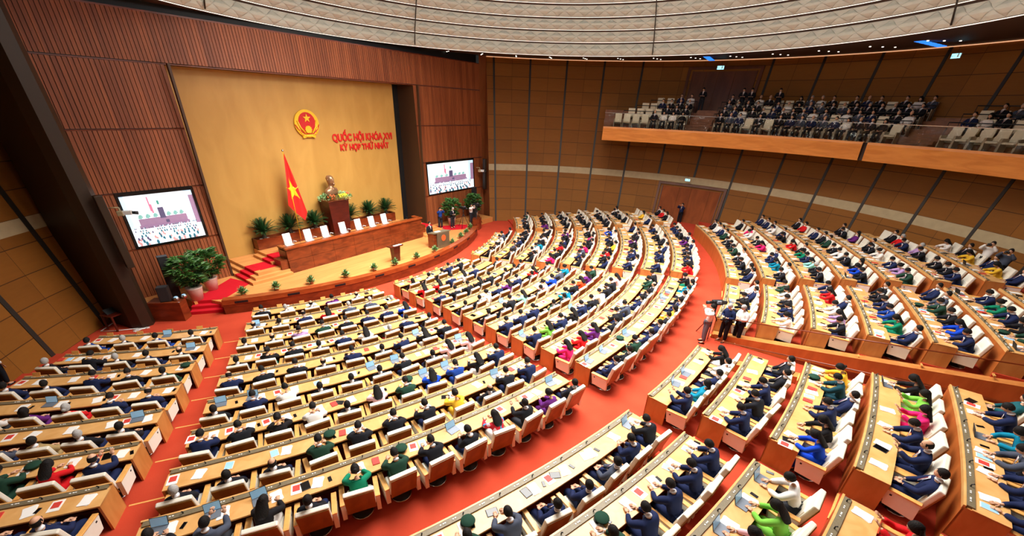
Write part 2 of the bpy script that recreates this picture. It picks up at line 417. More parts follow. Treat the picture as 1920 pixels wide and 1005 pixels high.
# ceiling: stepped rings of quilted panels, lit seams, dark soffit round them
def ceil_mat():
    m, nn, l, b = newmat('quilted_ceiling')
    uv = nn.new('ShaderNodeUVMap'); uv.uv_map = 'UVMap'; sp = nn.new('ShaderNodeSeparateXYZ'); l.new(uv.outputs[0], sp.inputs[0])
    def M(op, a, bb=None):
        nd = nn.new('ShaderNodeMath'); nd.operation = op
        for i, v in enumerate((a, bb)):
            if v is None: continue
            if isinstance(v, (int, float)): nd.inputs[i].default_value = v
            else: l.new(v, nd.inputs[i])
        return nd.outputs[0]
    u, v = sp.outputs[0], sp.outputs[1]
    def tri(x): return M('ABSOLUTE', M('SUBTRACT', M('FRACT', x), .5))   # 0 at centre .5 at the seams
    s1 = M('SUBTRACT', .5, tri(M('ADD', u, M('MULTIPLY', v, .5)))); s2 = M('SUBTRACT', .5, tri(M('SUBTRACT', u, M('MULTIPLY', v, .5)))); s3 = M('SUBTRACT', .5, tri(v))
    h = M('POWER', M('MULTIPLY', M('MULTIPLY', s1, s2), 4.), .35)
    bp = nn.new('ShaderNodeBump'); bp.inputs['Strength'].default_value = 1.; bp.inputs['Distance'].default_value = .09
    l.new(h, bp.inputs['Height']); l.new(bp.outputs[0], b.inputs['Normal'])
    b.inputs['Base Color'].default_value = S(190, 195, 187); b.inputs['Roughness'].default_value = .75
    return m
m_quilt = ceil_mat()
RC = -25.
rings = [(16.33, 13.0), (16.15, 13.78), (15.85, 14.45), (15.55, 15.12), (15.15, 15.8), (14.5, 16.45), (13.6, 17.0), (12.3, 17.5), (10.6, 17.95), (8.5, 18.3)]
mb = MB(); uvs = []; NS = 144
def cq(r0, z0, r1, z1, mi, v0, v1):
    for i in range(NS):
        a0 = 2 * PI * i / NS; a1 = 2 * PI * (i + 1) / NS
        mb.add([(r0 * math.sin(a0), RC + r0 * math.cos(a0), z0), (r0 * math.sin(a1), RC + r0 * math.cos(a1), z0), (r1 * math.sin(a1), RC + r1 * math.cos(a1), z1), (r1 * math.sin(a0), RC + r1 * math.cos(a0), z1)], [(0, 1, 2, 3)], mi, True)
        uvs.extend([(i * .75, v0), ((i + 1) * .75, v0), ((i + 1) * .75, v1), (i * .75, v1)])
for j in range(len(rings) - 1):
    (r0, z0), (r1, z1) = rings[j], rings[j + 1]
    prof = []
    for t in np.linspace(0, 1, 6):      # cushion bulging towards the room, its top set back under the next ring
        bul = .17 * math.sin(PI * min(1, t * 1.1 + .05))
        rr = r0 + (r1 + .12 - r0) * t - bul; z = z0 + (z1 - .12 - z0) * t
        prof.append((rr, z))
    for t in range(5): cq(prof[t][0], prof[t][1], prof[t + 1][0], prof[t + 1][1], 0, t * .4 , (t + 1) * .4)
    # dark reveal and bright lip of the next ring up
    cq(prof[-1][0], prof[-1][1], r1 + .0, z1 - .05, 1, 0, 1)
    cq(r0 - .02, z0 - .05, prof[0][0], prof[0][1] - .02, 2, 0, 1)
    cq(r0 + .14, z0 - .05, r0 - .02, z0 - .05, 1, 0, 1)
o = mb.build('ceiling', [m_quilt, m_soffit, m_led]); o['kind'] = 'structure'; o['label'] = 'dome ceiling of stepped rings of quilted beige panels with lit seams'
uvl = o.data.uv_layers.new(name='UVMap')
for i, uvv in enumerate(uvs): uvl.data[i].uv = uvv
mb = MB(); mb.lathe([(8.6, 18.3), (8.6, 18.36)], 0, RC, 64, 0, False)
struct('ceiling_added_glow', mb, plain('glowing_disc', S(255, 246, 230), .5, 0, 0, emit=1.2))  # unseen glowing disc, added at the dome's top as a light source
mb = MB()   # soffit between dome and wall
n = 120
vs = []
for i in range(n):
    a = 2 * PI * i / n
    vs += [(16.5 * math.sin(a), RC + 16.5 * math.cos(a), 12.98), (16.5 * math.sin(a), RC + 16.5 * math.cos(a), 13.6), (24.2 * math.sin(a), WC + 24.2 * math.cos(a), 13.42)]
fs = []
for i in range(n):
    j = (i + 1) % n
    fs += [(i * 3, j * 3, j * 3 + 1, i * 3 + 1), (i * 3, i * 3 + 2, j * 3 + 2, j * 3)]
mb.add(vs, fs)
o = struct('ceiling_soffit', mb, m_soffit); o.name = 'ceiling.001'
for k in range(int(2 * PI * 16.33 / 1.0)):
    pass
# vertical joints of the dome
for i, az in enumerate([rad(24.5), rad(84.0), rad(-20), rad(140)]):
    mb = MB()
    pts = []
    for (r, z) in rings[:6]: pts.append(((r - .19) * math.sin(az), RC + (r - .19) * math.cos(az), z + .02))
    mb.tube(pts, .035, 5); tn += 1; struct('trim_%d' % tn, mb, m_groove)
# cove light line where the soffit meets the wall
mb = MB(); wall_quad(mb, T0 - DT * .2, T0 + DT * 14, 13.32, 13.36, .0, .05, 0, 100); tn += 1
struct('trim_%d' % tn, mb, plain('cove_glow', S(255, 196, 150), .5, 0, 0, emit=.8))
# recessed downlights in the soffit
m_dl = plain('downlight_glow', S(255, 244, 226), .5, 0, 0, emit=2.5)
protoL = None
for i in range(13):
    for j in range(3):
        az = rad(34 + i * 7.768 + j * .25); R = 19.4 + j * 1.0
        z = 12.98 + (13.42 - 12.98) * (R - 16.5) / (7.7) - .012
        loc = (R * math.sin(az), -25.5 + R * math.cos(az), z - .02)
        if protoL is None:
            b_ = MB(); b_.lathe([(.05, .0), (.05, .03)], 0, 0, 10, 0, False); protoL = b_.build('downlight', m_dl); o = protoL
        else: o = protoL.copy(); C.objects.link(o)
        o.location = loc
        tag(o, 'tiny round soffit downlight, %s of its trio, %s trio from slatted wall' % (['inner', 'middle', 'outer'][j], ORD[i]), 'downlight', 'downlights in the dark soffit')

# slatted wall either side of the stage and above it; leans back slightly
def slat_y(z): return -9.45 + .05 * (z - .45)
mb = MB()
def slats(x0, x1, z0, z1, pitch=.165):
    n = int(round((x1 - x0) / pitch)); p = (x1 - x0) / n
    ya, yb = slat_y(z0), slat_y(z1)
    mb.add([(x0, ya + .05, z0), (x1, ya + .05, z0), (x1, yb + .05, z1), (x0, yb + .05, z1)], [(0, 1, 2, 3)], 1)
    for i in range(n):
        xa = x0 + i * p + p * .08; xb = x0 + (i + 1) * p - p * .08
        mb.add([(xa, ya, z0), (xb, ya, z0), (xb, yb, z1), (xa, yb, z1), (xa, ya + .05, z0), (xb, ya + .05, z0), (xb, yb + .05, z1), (xa, yb + .05, z1)],
               [(0, 1, 2, 3), (1, 5, 6, 2), (4, 0, 3, 7), (3, 2, 6, 7), (4, 5, 1, 0)], 0)
JZ = [2.82, 5.4, 8.05, 10.75]
LX0, RX1 = -13.2, 15.1
for (xa, xb, side) in ((LX0, -7.5, 0), (7.5, RX1, 1)):
    slats(xa, xb, 0.0, JZ[0] - .05)
    # the screen sits in the second band
    sx0, sx1 = (-11.08, -8.0) if side == 0 else (8.08, 13.8)
    slats(xa, sx0, JZ[0] + .03, JZ[1] - .05); slats(sx1, xb, JZ[0] + .03, JZ[1] - .05)
    slats(xa, xb, JZ[1] + .03, JZ[2] - .05); slats(xa, xb, JZ[2] + .03, JZ[3] - .05)
slats(LX0 - 1, RX1, JZ[3] + .03, 12.7, .15)
mb.box(LX0 - 1, RX1, slat_y(12.7) - .02, slat_y(12.7) + .08, 12.66, 12.72, 2)
mb.box(LX0 - 1, RX1, -8.5, -8.4, 12.3, 13.8, 4)  # black sheet added so the gap above the header reads as dark
for z in JZ:
    for xa, xb in ((LX0, -7.5), (7.5, RX1)) if z < 10 else ((LX0 - 1, RX1),):
        y = slat_y(z); mb.box(xa, xb, y - .015, y + .08, z - .04, z + .0, 2)
# dark side edges and jambs of the stage opening
for sgn in (-1, 1):
    mb.add([(sgn * 7.5, slat_y(0), 0), (sgn * 7.5, -7.2, 0), (sgn * 7.5, -7.2, 10.75), (sgn * 7.5, slat_y(10.75), 10.75)], [(0, 1, 2, 3)], 3)
    y0 = slat_y(0); mb.box(sgn * 7.5 - .05, sgn * 7.5 + .05, y0 - .03, y0 + .15, 0, 10.75, 3)
mb.add([(-7.5, slat_y(10.75), 10.72), (7.5, slat_y(10.75), 10.72), (7.5, -7.2, 10.72), (-7.5, -7.2, 10.72)], [(0, 1, 2, 3)], 3)
struct('wall_front', mb, [m_slat, m_slatback, m_rosewood, plain('jamb', S(70, 46, 28), .5, 0, .03), m_black], 'wall of vertical reddish wooden slats around the stage opening')
m_goldp = m_gold
mb = MB(); mb.box(-7.6, 6.55, -7.75, -7.55, 0, 10.9); struct('wall_stage', mb, m_gold, 'smooth golden yellow back wall of the stage')
mb = MB(); mb.box(6.4, 7.55, -7.2, -7.1, 0, 10.9); tn += 1; struct('trim_%d' % tn, mb, m_black)
# dark pilaster at the left
mb = MB()
def lean(x, y, z): return (x - .035 * z, y, z)
base = [(-11.87, -11.6), (-12.05, -11.95), (-12.45, -12.0), (-12.75, -11.7), (-13.4, -9.3), (-12.3, -9.2), (-11.75, -9.4)]
nb = len(base); mb.add([lean(x, y, 0) for x, y in base] + [lean(x, y, 13.4) for x, y in base], [(i, (i + 1) % nb, (i + 1) % nb + nb, i + nb) for i in range(nb)] + [tuple(range(nb - 1, -1, -1)), tuple(range(nb, 2 * nb))])
tn += 1; struct('trim_%d' % tn, mb, m_dark, 'tall dark leaning pilaster at the left end of the slatted wall')

# entrance passage between the terraces: side walls, ledge, glass rails
def zled(y): return 1.68 + .1466 * (-34.17 - y)
mb = MB()
ys = [-33.3, -36, -39, -42, -45.6]
for xx, nrm in ((.9, 1), (-.9, -1)):
    top = [(xx, y, zled(y) if xx > 0 else zled(y) - .06) for y in ys]; bot = [(xx, y, 1.3) for y in ys]
    bk = [(xx + nrm * .34, p[1], p[2]) for p in top]
    n = len(ys)
    for i in range(n - 1):
        mb.add([bot[i], bot[i + 1], top[i + 1], top[i]], [(0, 1, 2, 3)], 0)
        mb.add([top[i], top[i + 1], bk[i + 1], bk[i]], [(0, 1, 2, 3)], 1)
        mb.add([bk[i], bk[i + 1], (bk[i + 1][0], bk[i + 1][1], 1.2), (bk[i][0], bk[i][1], 1.2)], [(0, 1, 2, 3)], 0)
        # grille band low on the passage wall
        if i: mb.add([(xx - nrm * .012, ys[i], 1.42), (xx - nrm * .012, ys[i + 1], 1.42), (xx - nrm * .012, ys[i + 1], zled(ys[i + 1]) - .62), (xx - nrm * .012, ys[i], zled(ys[i]) - .45)], [(0, 1, 2, 3)], 2)
    mb.box(xx - .04, xx + nrm * .34 + .0, -33.34, -33.26, 1.25, zled(-33.3), 0) if xx > 0 else mb.box(-1.24, -.86, -33.34, -33.26, 1.25, zled(-33.3) - .06, 0)
tn += 1; struct('trim_%d' % tn, mb, [m_deskfront, wood('ledge_wood', S(206, 128, 62), S(222, 146, 80), .4, (1, 1, 1), 3), m_rosewood], 'low wooden parapet walls of the entrance passage')
def glassmat():
    m, nn, l, b = newmat('clear_glass'); b.inputs['Base Color'].default_value = (.95, .98, .96, 1); b.inputs['Roughness'].default_value = .02
    b.inputs['Transmission Weight'].default_value = 1; b.inputs['IOR'].default_value = 1.05
    b.inputs['Specular IOR Level'].default_value = .3
    return m
m_glass = glassmat()
for side, xx, zz_ in (('far', .98, lambda y: 2.41 + .137 * (-34.2 - y)), ('near', -.95, lambda y: 2.25 + .1 * (-33.9 - y))):
    root = thing('glass_railing', (xx, -34, zz_(-34) - .85), 0, 'glass railing with thin brown handrail on the %s side of the entrance passage' % side, 'railing')
    org = root.location
    g = MB(); y0, y1 = -33.6, -45
    zb_ = (lambda y: zled(y) + .01)
    g.add([(xx, y0, zb_(y0)), (xx, y1, zb_(y1)), (xx, y1, zz_(y1)), (xx, y0, zz_(y0)), (xx + .012, y0, zb_(y0)), (xx + .012, y1, zb_(y1)), (xx + .012, y1, zz_(y1)), (xx + .012, y0, zz_(y0))],
          [(3, 2, 1, 0), (4, 5, 6, 7), (0, 4, 7, 3), (1, 2, 6, 5), (0, 1, 5, 4)])
    g.build('glass_panel', m_glass, root, org)
    h = MB(); h.tube([(xx, y0, zz_(y0)), (xx, y1, zz_(y1))], .022, 8); h.build('handrail', m_rosewood, root, org)
# ------------------------------------------------------------------ stage
SZ = .45
SC_Y, SR = 1.9, 17.95        # curved stage front
def stg(x, dr=0.): return SC_Y - math.sqrt((SR + dr) ** 2 - x * x)
root = thing('stage', (0, -12, 0), 0, 'low curved stage of orange boards with a dark polished wood front', 'stage')
org = root.location
m_boards = wood('stage_boards', S(204, 134, 72), S(226, 160, 94), .35, (.35, 9, 1), 1.6)
mb = MB()
xs = [-14.6 + 29.2 * i / 60 for i in range(61)]
front = [(x, stg(x, -.3)) if abs(x) < 9.5 else (x, -11.75 if abs(x) < 10.6 else -11.4) for x in xs if abs(x) < 10.7]
poly = [(-10.7, -7.6)] + [(x, y) for x, y in front] + [(10.7, -7.6)]
mb.prism(poly, .02, SZ); mb.box(-12.2, -10.6, -11.4, -9.3, .02, SZ); mb.box(10.6, 14.0, -11.4, -9.3, .02, SZ)
mb.build('stage_floor', m_boards, root, org)
# the curved parapet in front
mb = MB()
a0 = math.asin(9.55 / SR)
mb.arc(SR - .32, SR, 0, .5, -a0, a0, 40, SC_Y); mb.build('parapet', m_rosewood, root, org)
mb = MB(); mb.arc(SR - .38, SR + .03, .5, .75, -a0, a0, 40, SC_Y); mb.build('parapet_top', wood('parapet_wood', S(140, 62, 26), S(164, 80, 36), .25, (1, 1, 3), 1.6), root, org)
for i in range(9):
    a = -a0 + .045 + (2 * a0 - .09) * i / 8; v = MB(); M_ = Matrix.Translation((SR * math.sin(a), SC_Y - SR * math.cos(a), .6)) @ Matrix.Rotation(a, 4, 'Z')
    v.box(-.28, .28, -.045, .0, -.06, .05, 0, M_)
    for q in range(5): v.box(-.26 + q * .11, -.2 + q * .11, -.05, -.04, -.05, .04, 0, M_)
    v.build('vent', m_black, root, org)
# carpeted steps at both ends of the stage
for s in (-1, 1):
    mb = MB()
    P0 = Vector((s * 9.5, -12.95, 0)); P1 = Vector((s * 10.62, -12.1, 0)); d = (P1 - P0); nrm = Vector((-d.y * s, d.x * s, 0)).normalized()
    if nrm.y < 0: nrm = -nrm
    for j, (off, z) in enumerate(((0, .15), (.3, .3), (.6, .46))):
        q = [P0 + nrm * off, P1 + nrm * off, P1 + nrm * (off + 1.), P0 + nrm * (off + 1.)]
        mb.prism([(p.x, p.y) for p in (q if s < 0 else q[::-1])], 0, z)
    mb.build('stage_step', m_runner, root, org)
    mb = MB()   # runner lying across the boards to the landing steps
    q = [P0 + nrm * .7, P1 + nrm * .7, Vector((s * 7.75, -9.8, 0)), Vector((s * 7.35, -11.3, 0))]
    mb.prism([(p.x, p.y) for p in (q if s < 0 else q[::-1])], SZ, SZ + .012)
    mb.build('carpet_runner', m_runner, root, org)
# raised landing: three wooden steps at each side, then two more to the presidium floor
root = thing('presidium_platform', (0, -10, SZ), 0, 'stepped wooden platform with crimson runner behind the long presidium desk', 'platform')
org = root.location
for s in (-1, 1):
    for j in range(3):
        mb = MB(); x = 7.45 - .28 * j; yf = -11.8 + .22 * j
        x0, x1 = sorted((s * x, s * 5.2)); mb.box(x0, x1, yf, -7.78, SZ + .15 * j, SZ + .15 * (j + 1))
        mb.build('step', m_boards, root, org)
        m2 = MB(); x0, x1 = sorted((s * x, s * (x - .3))); m2.box(x0 - .004, x1 + .004, -11.0 + .05 * j, -9.75, SZ + .15 * j + .02, SZ + .15 * (j + 1) + .012); m2.build('runner', m_runner, root, org)
    mb = MB(); x0, x1 = sorted((s * 6.58, s * 5.42)); mb.box(x0, x1, -11.0, -9.75, SZ + .45, SZ + .463); mb.build('runner', m_runner, root, org)
    for j in range(2):
        mb = MB(); x = 5.75 - .3 * j; x0, x1 = sorted((s * x, s * 5.36)); mb.box(x0, x1, -10.6, -8.4, .9 + .15 * j, .9 + .15 * (j + 1)); mb.build('step', m_boards, root, org)
        m2 = MB(); x0, x1 = sorted((s * x, s * (x - .31))); m2.box(x0 - .004, x1 + .004, -10.45, -9.5, .9 + .15 * j + .02, .9 + .15 * (j + 1) + .012); m2.build('runner', m_runner, root, org)
mb = MB(); mb.box(-5.4, 5.4, -11.2, -7.78, SZ, 1.196); mb.build('platform_floor', m_boards, root, org)
mb = MB(); mb.box(-5.13, 5.13, -10.45, -9.5, 1.19, 1.209); mb.build('runner', m_runner, root, org)

# the long desk of the presidium
root = thing('presidium_desk', (0, -11.4, SZ), 0, 'long dark polished wood desk on the stage with white chairs behind it', 'desk')
org = root.location
X0, X1 = -5.22, 5.08
mb = MB()
def batter(z): return -11.72 + .02 * 0 + .0 * z
n = 7
for i in range(n):
    for j, (z0, z1) in enumerate(((SZ, 1.18), (1.19, 1.88))):
        xa = X0 + (X1 - X0) * i / n; xb = X0 + (X1 - X0) * (i + 1) / n - .012
        mb.box(xa, xb, -11.55 if j else -11.6, -11.45, z0, z1)
mb.build('front_panel', m_rosewood, root, org)
mb = MB(); mb.box(X0 - .06, X1 + .06, -11.62, -11.32, 1.88, 1.97); mb.box(X0 - .06, X0 + .2, -11.4, -10.7, 1.88, 1.97); mb.box(X1 - .2, X1 + .06, -11.4, -10.7, 1.88, 1.97)
mb.build('top_ledge', wood('parapet_wood', S(140, 62, 26), S(164, 80, 36), .25), root, org)
mb = MB(); mb.box(X0, X1, -11.4, -10.75, 1.76, 1.82); mb.build('desktop', m_redwood, root, org)
for s, xx in ((-1, X0), (1, X1)):
    mb = MB(); x0, x1 = sorted((xx, xx + .1 * -s)); mb.box(x0, x1, -11.5, -10.65, SZ, 1.9); mb.build('end_panel', m_rosewood, root, org)
    mb = MB(); x0, x1 = sorted((xx, xx + s * .42)); mb.box(x0, x1, -11.5, -10.75, SZ, 1.3); mb.build('low_wing', m_rosewood, root, org)
# small objects on it
xsd = [-4.45, -3.1, -1.85, -.4, 1.0, 2.35, 3.75]
for i, x in enumerate(xsd):
    p = MB(); p.tube([(0, 0, 0), (0, .01, .16), (0, .06, .26)], .008, 6); p.ball((0, .07, .28), .018); p.lathe([(.05, 0), (.05, .015)])
    o = p.build('microphone', m_black); o.location = (x + .35, -11.15, 1.82); tag(o, 'black gooseneck microphone on the presidium desk, %s from the left' % ORD[i], 'microphone', 'microphones on the presidium desk')

# white swivel chairs of the presidium
def white_chair():
    t = thing('white_chair', (0, 0, 0), 0, 'x', 'chair')
    mb = MB(); mb.rbox(-.24, .24, -.24, .24, .42, .5, .03); mb.build('seat', m_white, t)
    mb = MB(); M_ = Matrix.Translation((0, .25, .5)) @ Matrix.Rotation(rad(-12), 4, 'X'); mb.rbox(-.24, .24, -.03, .04, .0, .66, .03, 0, M_); mb.build('backrest', m_white, t)
    for s in (-1, 1):
        mb = MB(); mb.tube([(s * .27, .18, .46), (s * .3, .2, .68), (s * .3, -.14, .7)], .02, 8); mb.build('armrest', m_white, t)
    mb = MB(); mb.lathe([(.03, .08), (.03, .42)]); 
    for q in range(5):
        a = q * 2 * PI / 5; mb.tube([(0, 0, .1), (.28 * math.cos(a), .28 * math.sin(a), .04)], .02, 6)
    mb.build('base', m_chrome, t)
    return t
pr = white_chair()
wl = ['far left end', 'second from the left', 'third from the left', 'in the middle before the pedestal', 'third from the right', 'second from the right', 'far right end']
for i, x in enumerate([-4.3, -3.0, -1.85, -.55, .65, 1.75, 2.85]):
    o = pr if i == 0 else copy_tree(pr)
    o.location = (x, -10.35, 1.2); o['label'] = 'white high-backed chair behind the presidium desk, ' + wl[i]; o['group'] = 'white chairs behind the presidium desk'

# planters with cycads
def cycad():
    t = thing('cycad', (0, 0, 0), 0, 'x', 'potted plant')
    mb = MB(); mb.lathe([(.08, 0), (.12, .06), (.13, .2), (.1, .34), (.05, .4)], n=10); mb.build('trunk', plain('cycad_trunk', S(62, 48, 34), .9, 0, .2, 14), t)
    rnd = random.Random(3); mb = MB()
    for i in range(64):
        az = rnd.uniform(0, 2 * PI); el0 = rad(rnd.uniform(18, 85)); L = rnd.uniform(.85, 1.08)
        pts = []
        p = Vector((0, 0, .36)); 
        for s in range(8):
            e = el0 - rad(62) * (s / 7) ** 1.5 * math.cos(el0)
            pts.append(p.copy()); p = p + Vector((math.cos(az) * math.cos(e), math.sin(az) * math.cos(e), math.sin(e))) * L / 7
        mb.tube(pts, [.008] * 8, 3, 0)
        side = Vector((-math.sin(az), math.cos(az), 0))
        for s in range(1, 8):
            w = .13 * math.sin(PI * (.12 + .8 * s / 8)); d = (pts[s] - pts[s - 1]).normalized()
            for h in (0, .33, .66):
                b0 = pts[s - 1].lerp(pts[s], h)
                for q in (-1, 1):
                    tip = b0 + side * q * w * 1.1 + d * .06 + Vector((0, 0, .02)); mb.add([b0, b0 + d * .045, tip], [(0, 1, 2)])
    mb.v = [(x, (y if y < .2 else .2 + (y - .2) * .12), z) for x, y, z in mb.v]
    mb.build('fronds', m_leafd, t)
    mb = MB(); mb.lathe([(.2, -.02), (.3, .0), (.31, .03), (.27, .04)], n=18); mb.build('pot', m_white, t)
    return t
for s, (xa, xb), nm in ((-1, (-5.35, -.62), 'left'), (1, (.82, 5.2), 'right')):
    root = thing('planter', ((xa + xb) / 2, -8, .9), 0, 'long dark wooden planter box holding three cycads %s of the pedestal' % nm, 'planter')
    org = root.location
    mb = MB(); mb.box(xa, xb, -8.05, -7.98, .9, 1.8); mb.box(xa, xb, -7.82, -7.76, .9, 1.8)
    mb.box(xa, xa + .07, -7.98, -7.8, .9, 1.8); mb.box(xb - .07, xb, -7.98, -7.8, .9, 1.8); mb.box(xa + .05, xb - .05, -7.99, -7.79, 1.2, 1.66)
    # deeper trough
    mb = MB(); mb.box(xa, xb, -8.42, -8.34, .9, 1.83); mb.box(xa, xa + .08, -8.34, -7.76, .9, 1.83); mb.box(xb - .08, xb, -8.34, -7.76, .9, 1.83); mb.box(xa, xb, -7.84, -7.76, .9, 1.83)
    mb.build('box', m_rosewood, root, org)
    mb = MB(); mb.box(xa + .07, xb - .07, -8.35, -7.83, 1.5, 1.68); mb.build('soil', plain('dark_soil', S(36, 24, 16), .9, 0, .2, 20), root, org)
cyp = cycad()
cx = [(-4.72, 'far left'), (-3.05, 'middle left'), (-1.35, 'just left of the pedestal'), (1.35, 'just right of the pedestal'), (3.05, 'middle right'), (4.6, 'far right')]
for i, (x, w) in enumerate(cx):
    o = cyp if i == 0 else copy_tree(cyp)
    o.location = (x, -8.08, 1.72); o.scale = ((1, -1)[i % 2] * (1 - .02 * i), 1, 1 - .03 * (i % 3)); o['label'] = 'dark green cycad in a white pot on the planter, ' + w; o['group'] = 'cycads along the golden wall'
# pedestal, flowers, bust
root = thing('pedestal', (.12, -8.5, 1.2), 0, 'tall dark red wooden pedestal tapering down under the bronze bust', 'pedestal')
mb = MB(); tp, bt, H = .76, .58, 2.3
vs = [(-bt, -.42, -.3), (bt, -.42, -.3), (bt, .62, -.3), (-bt, .62, -.3), (-tp, -.5, H), (tp, -.5, H), (tp, .62, H), (-tp, .62, H)]
mb.add(vs, [(3, 2, 1, 0), (4, 5, 6, 7), (0, 1, 5, 4), (1, 2, 6, 5), (2, 3, 7, 6), (3, 0, 4, 7)]); mb.build('column', m_redwood, root)
mb = MB(); mb.rbox(-tp - .04, tp + .04, -.54, .66, H, H + .05, .015); mb.build('top_slab', m_rosewood, root)
root = thing('flower_arrangement', (.12, -8.62, 3.55), 0, 'low bank of pale green foliage with yellow and orange flowers round the bust', 'flowers')
rnd = random.Random(5)
for nm_, mat, cnt, cols in (('foliage', m_leafl, 700, 0), ('foliage', m_leaf, 320, 0), ('yellow_flowers', plain('yellow_flower', S(232, 220, 60), .6, 0, .1), 60, 1), ('orange_flowers', plain('orange_flower', S(206, 96, 48), .6, 0, .1), 60, 2)):
    mb = MB()
    for i in range(cnt):
        a = rnd.uniform(0, 2 * PI); q = math.sqrt(rnd.uniform(.25, 1)) if not cols else rnd.uniform(.7, .95)
        if cols == 1: a = rnd.uniform(-1.6, -.9)
        if cols == 2: a = rnd.choice([rnd.uniform(-2.5, -1.9), rnd.uniform(-.6, -.2)])
        p = Vector((q * 1.12 * math.cos(a), q * .68 * math.sin(a) , .32 * (1 - q * q) + rnd.uniform(.02, .2)))
        if cols: mb.ball(p + Vector((0, 0, .1)), rnd.uniform(.03, .05), 6, 4)
        else:
            d = Vector((math.cos(a) * rnd.uniform(.3, 1.2), math.sin(a) * rnd.uniform(.3, 1.2), rnd.uniform(-.2, 1))).normalized() * rnd.uniform(.1, .2); sd = Vector((rnd.uniform(-1, 1), rnd.uniform(-1, 1), rnd.uniform(-1, 1))).normalized() * .03
            mb.add([p, p + d * .5 + sd, p + d, p + d * .5 - sd], [(0, 1, 2, 3)])
    mb.build(nm_, mat, root)
# bronze bust (generic bearded man)
mb = MB(); prof = []
def bust():
    vs = []; fs = []; n = 28; rows_ = []
    secs = [  # z, rx, ry, cy
        (.0, .50, .24, .0), (.12, .55, .27, .0), (.26, .56, .27, .0), (.38, .50, .25, .0), (.46, .34, .20, .0), (.52, .2, .17, .0), (.60, .16, .15, .01), (.68, .155, .16, .0),
        (.74, .175, .2, -.02), (.80, .2, .225, -.02), (.88, .215, .24, -.02), (.96, .21, .25, -.03), (1.04, .212, .25, -.015), (1.12, .205, .245, .0), (1.19, .175, .215, .01), (1.245, .115, .14, .02), (1.265, .03, .04, .02)]
    for z, rx, ry, cy in secs:
        rows_.append(len(vs))
        for k in range(n):
            a = 2 * PI * k / n; x = rx * math.cos(a); y = cy + ry * math.sin(a)
            f = math.exp(-((a - 1.5 * PI) / .28) ** 2)     # face towards -y
            if .84 < z < 1.03: y -= f * .10 * (1 - abs(z - .92) / .12) if abs(z - .92) < .12 else 0     # nose
            if .66 <= z < .82: y -= f * .09                 # beard / chin
            if 1.0 < z < 1.12: y -= math.exp(-((a - 1.5 * PI) / .6) ** 2) * .02
            vs.append((x, y, z))
    m = len(secs)
    for i in range(m - 1):
        for k in range(n): fs.append((i * n + k, i * n + (k + 1) % n, (i + 1) * n + (k + 1) % n, (i + 1) * n + k))
    fs += [tuple(range(n - 1, -1, -1)), tuple(range((m - 1) * n, m * n))]
    return vs, fs
mb = MB(); v_, f_ = bust(); mb.add(v_, f_, 0, True)
for s in (-1, 1): mb.ball((s * .22, 0, .98), (.03, .05, .075), 8, 6); mb.ball((s * .075, -.245, 1.0), (.035, .02, .02), 8, 5)
mb.tube([(-.07, -.285, .85), (0, -.3, .862), (.07, -.285, .85)], .014, 6); mb.tube([(0, -.27, .78), (0, -.28, .7), (0, -.25, .6)], [.085, .065, .02], 8)
mb.ball((0, .06, 1.06), (.215, .2, .19), 16, 10)
for s in (-1, 1): mb.tube([(s * .13, -.255, 1.05), (s * .08, -.275, 1.065), (s * .035, -.27, 1.05)], .014, 6); mb.add([(0, -.2, .5), (s * .12, -.24, .4), (s * .04, -.3, .36)], [(0, 1, 2)])
o = mb.build('bust', m_bronze); o.location = (.05, -8.45, 3.84); o.rotation_euler = (0, 0, .3); tag(o, 'bronze bust of a bearded man on the tall pedestal before the golden wall', 'bust')

# flag on its pole
root = thing('flag', (-2.75, -8.6, 1.7), 0, 'red flag with a yellow star hanging in a fold from a gold pole', 'flag')
mb = MB(); mb.tube([(0, 0, -.3), (0, 0, 5.0)], .025, 8); mb.build('pole', m_emb_gold, root)
mb = MB(); mb.ball((0, 0, 5.07), .07); mb.build('finial', m_chrome, root)
NU, NV = 26, 20
def flagpt(u, v):     # u: down the cloth 0..1, v: across 0..1
    lx, lz = -.42 * u, 4.95 - 3.0 * u; rx, rz_ = .74 * u, 4.95 - 3.62 * u
    x = lx + (rx - lx) * v; z = lz + (rz_ - lz) * v - .62 * u ** 5 * (v / .75 if v < .75 else (1 - v) / .25)
    y = -.07 * math.sin(v * 8 + u * 2) * min(1, u * 2) - .05
    return (x + .02, y, z)
vs = []; 
for i in range(NU + 1):
    for j in range(NV + 1): vs.append(flagpt(i / NU, j / NV))
fs = []; W = NV + 1
for i in range(NU):
    for j in range(NV): fs.append((i * W + j, i * W + j + 1, (i + 1) * W + j + 1, (i + 1) * W + j))
nn_ = len(vs); vs2 = vs + [(x, y + .012, z) for x, y, z in vs]; fs2 = fs + [tuple(q + nn_ for q in reversed(f)) for f in fs]
mb = MB(); mb.add(vs2, fs2, 0, True); mb.build('cloth', m_red, root)
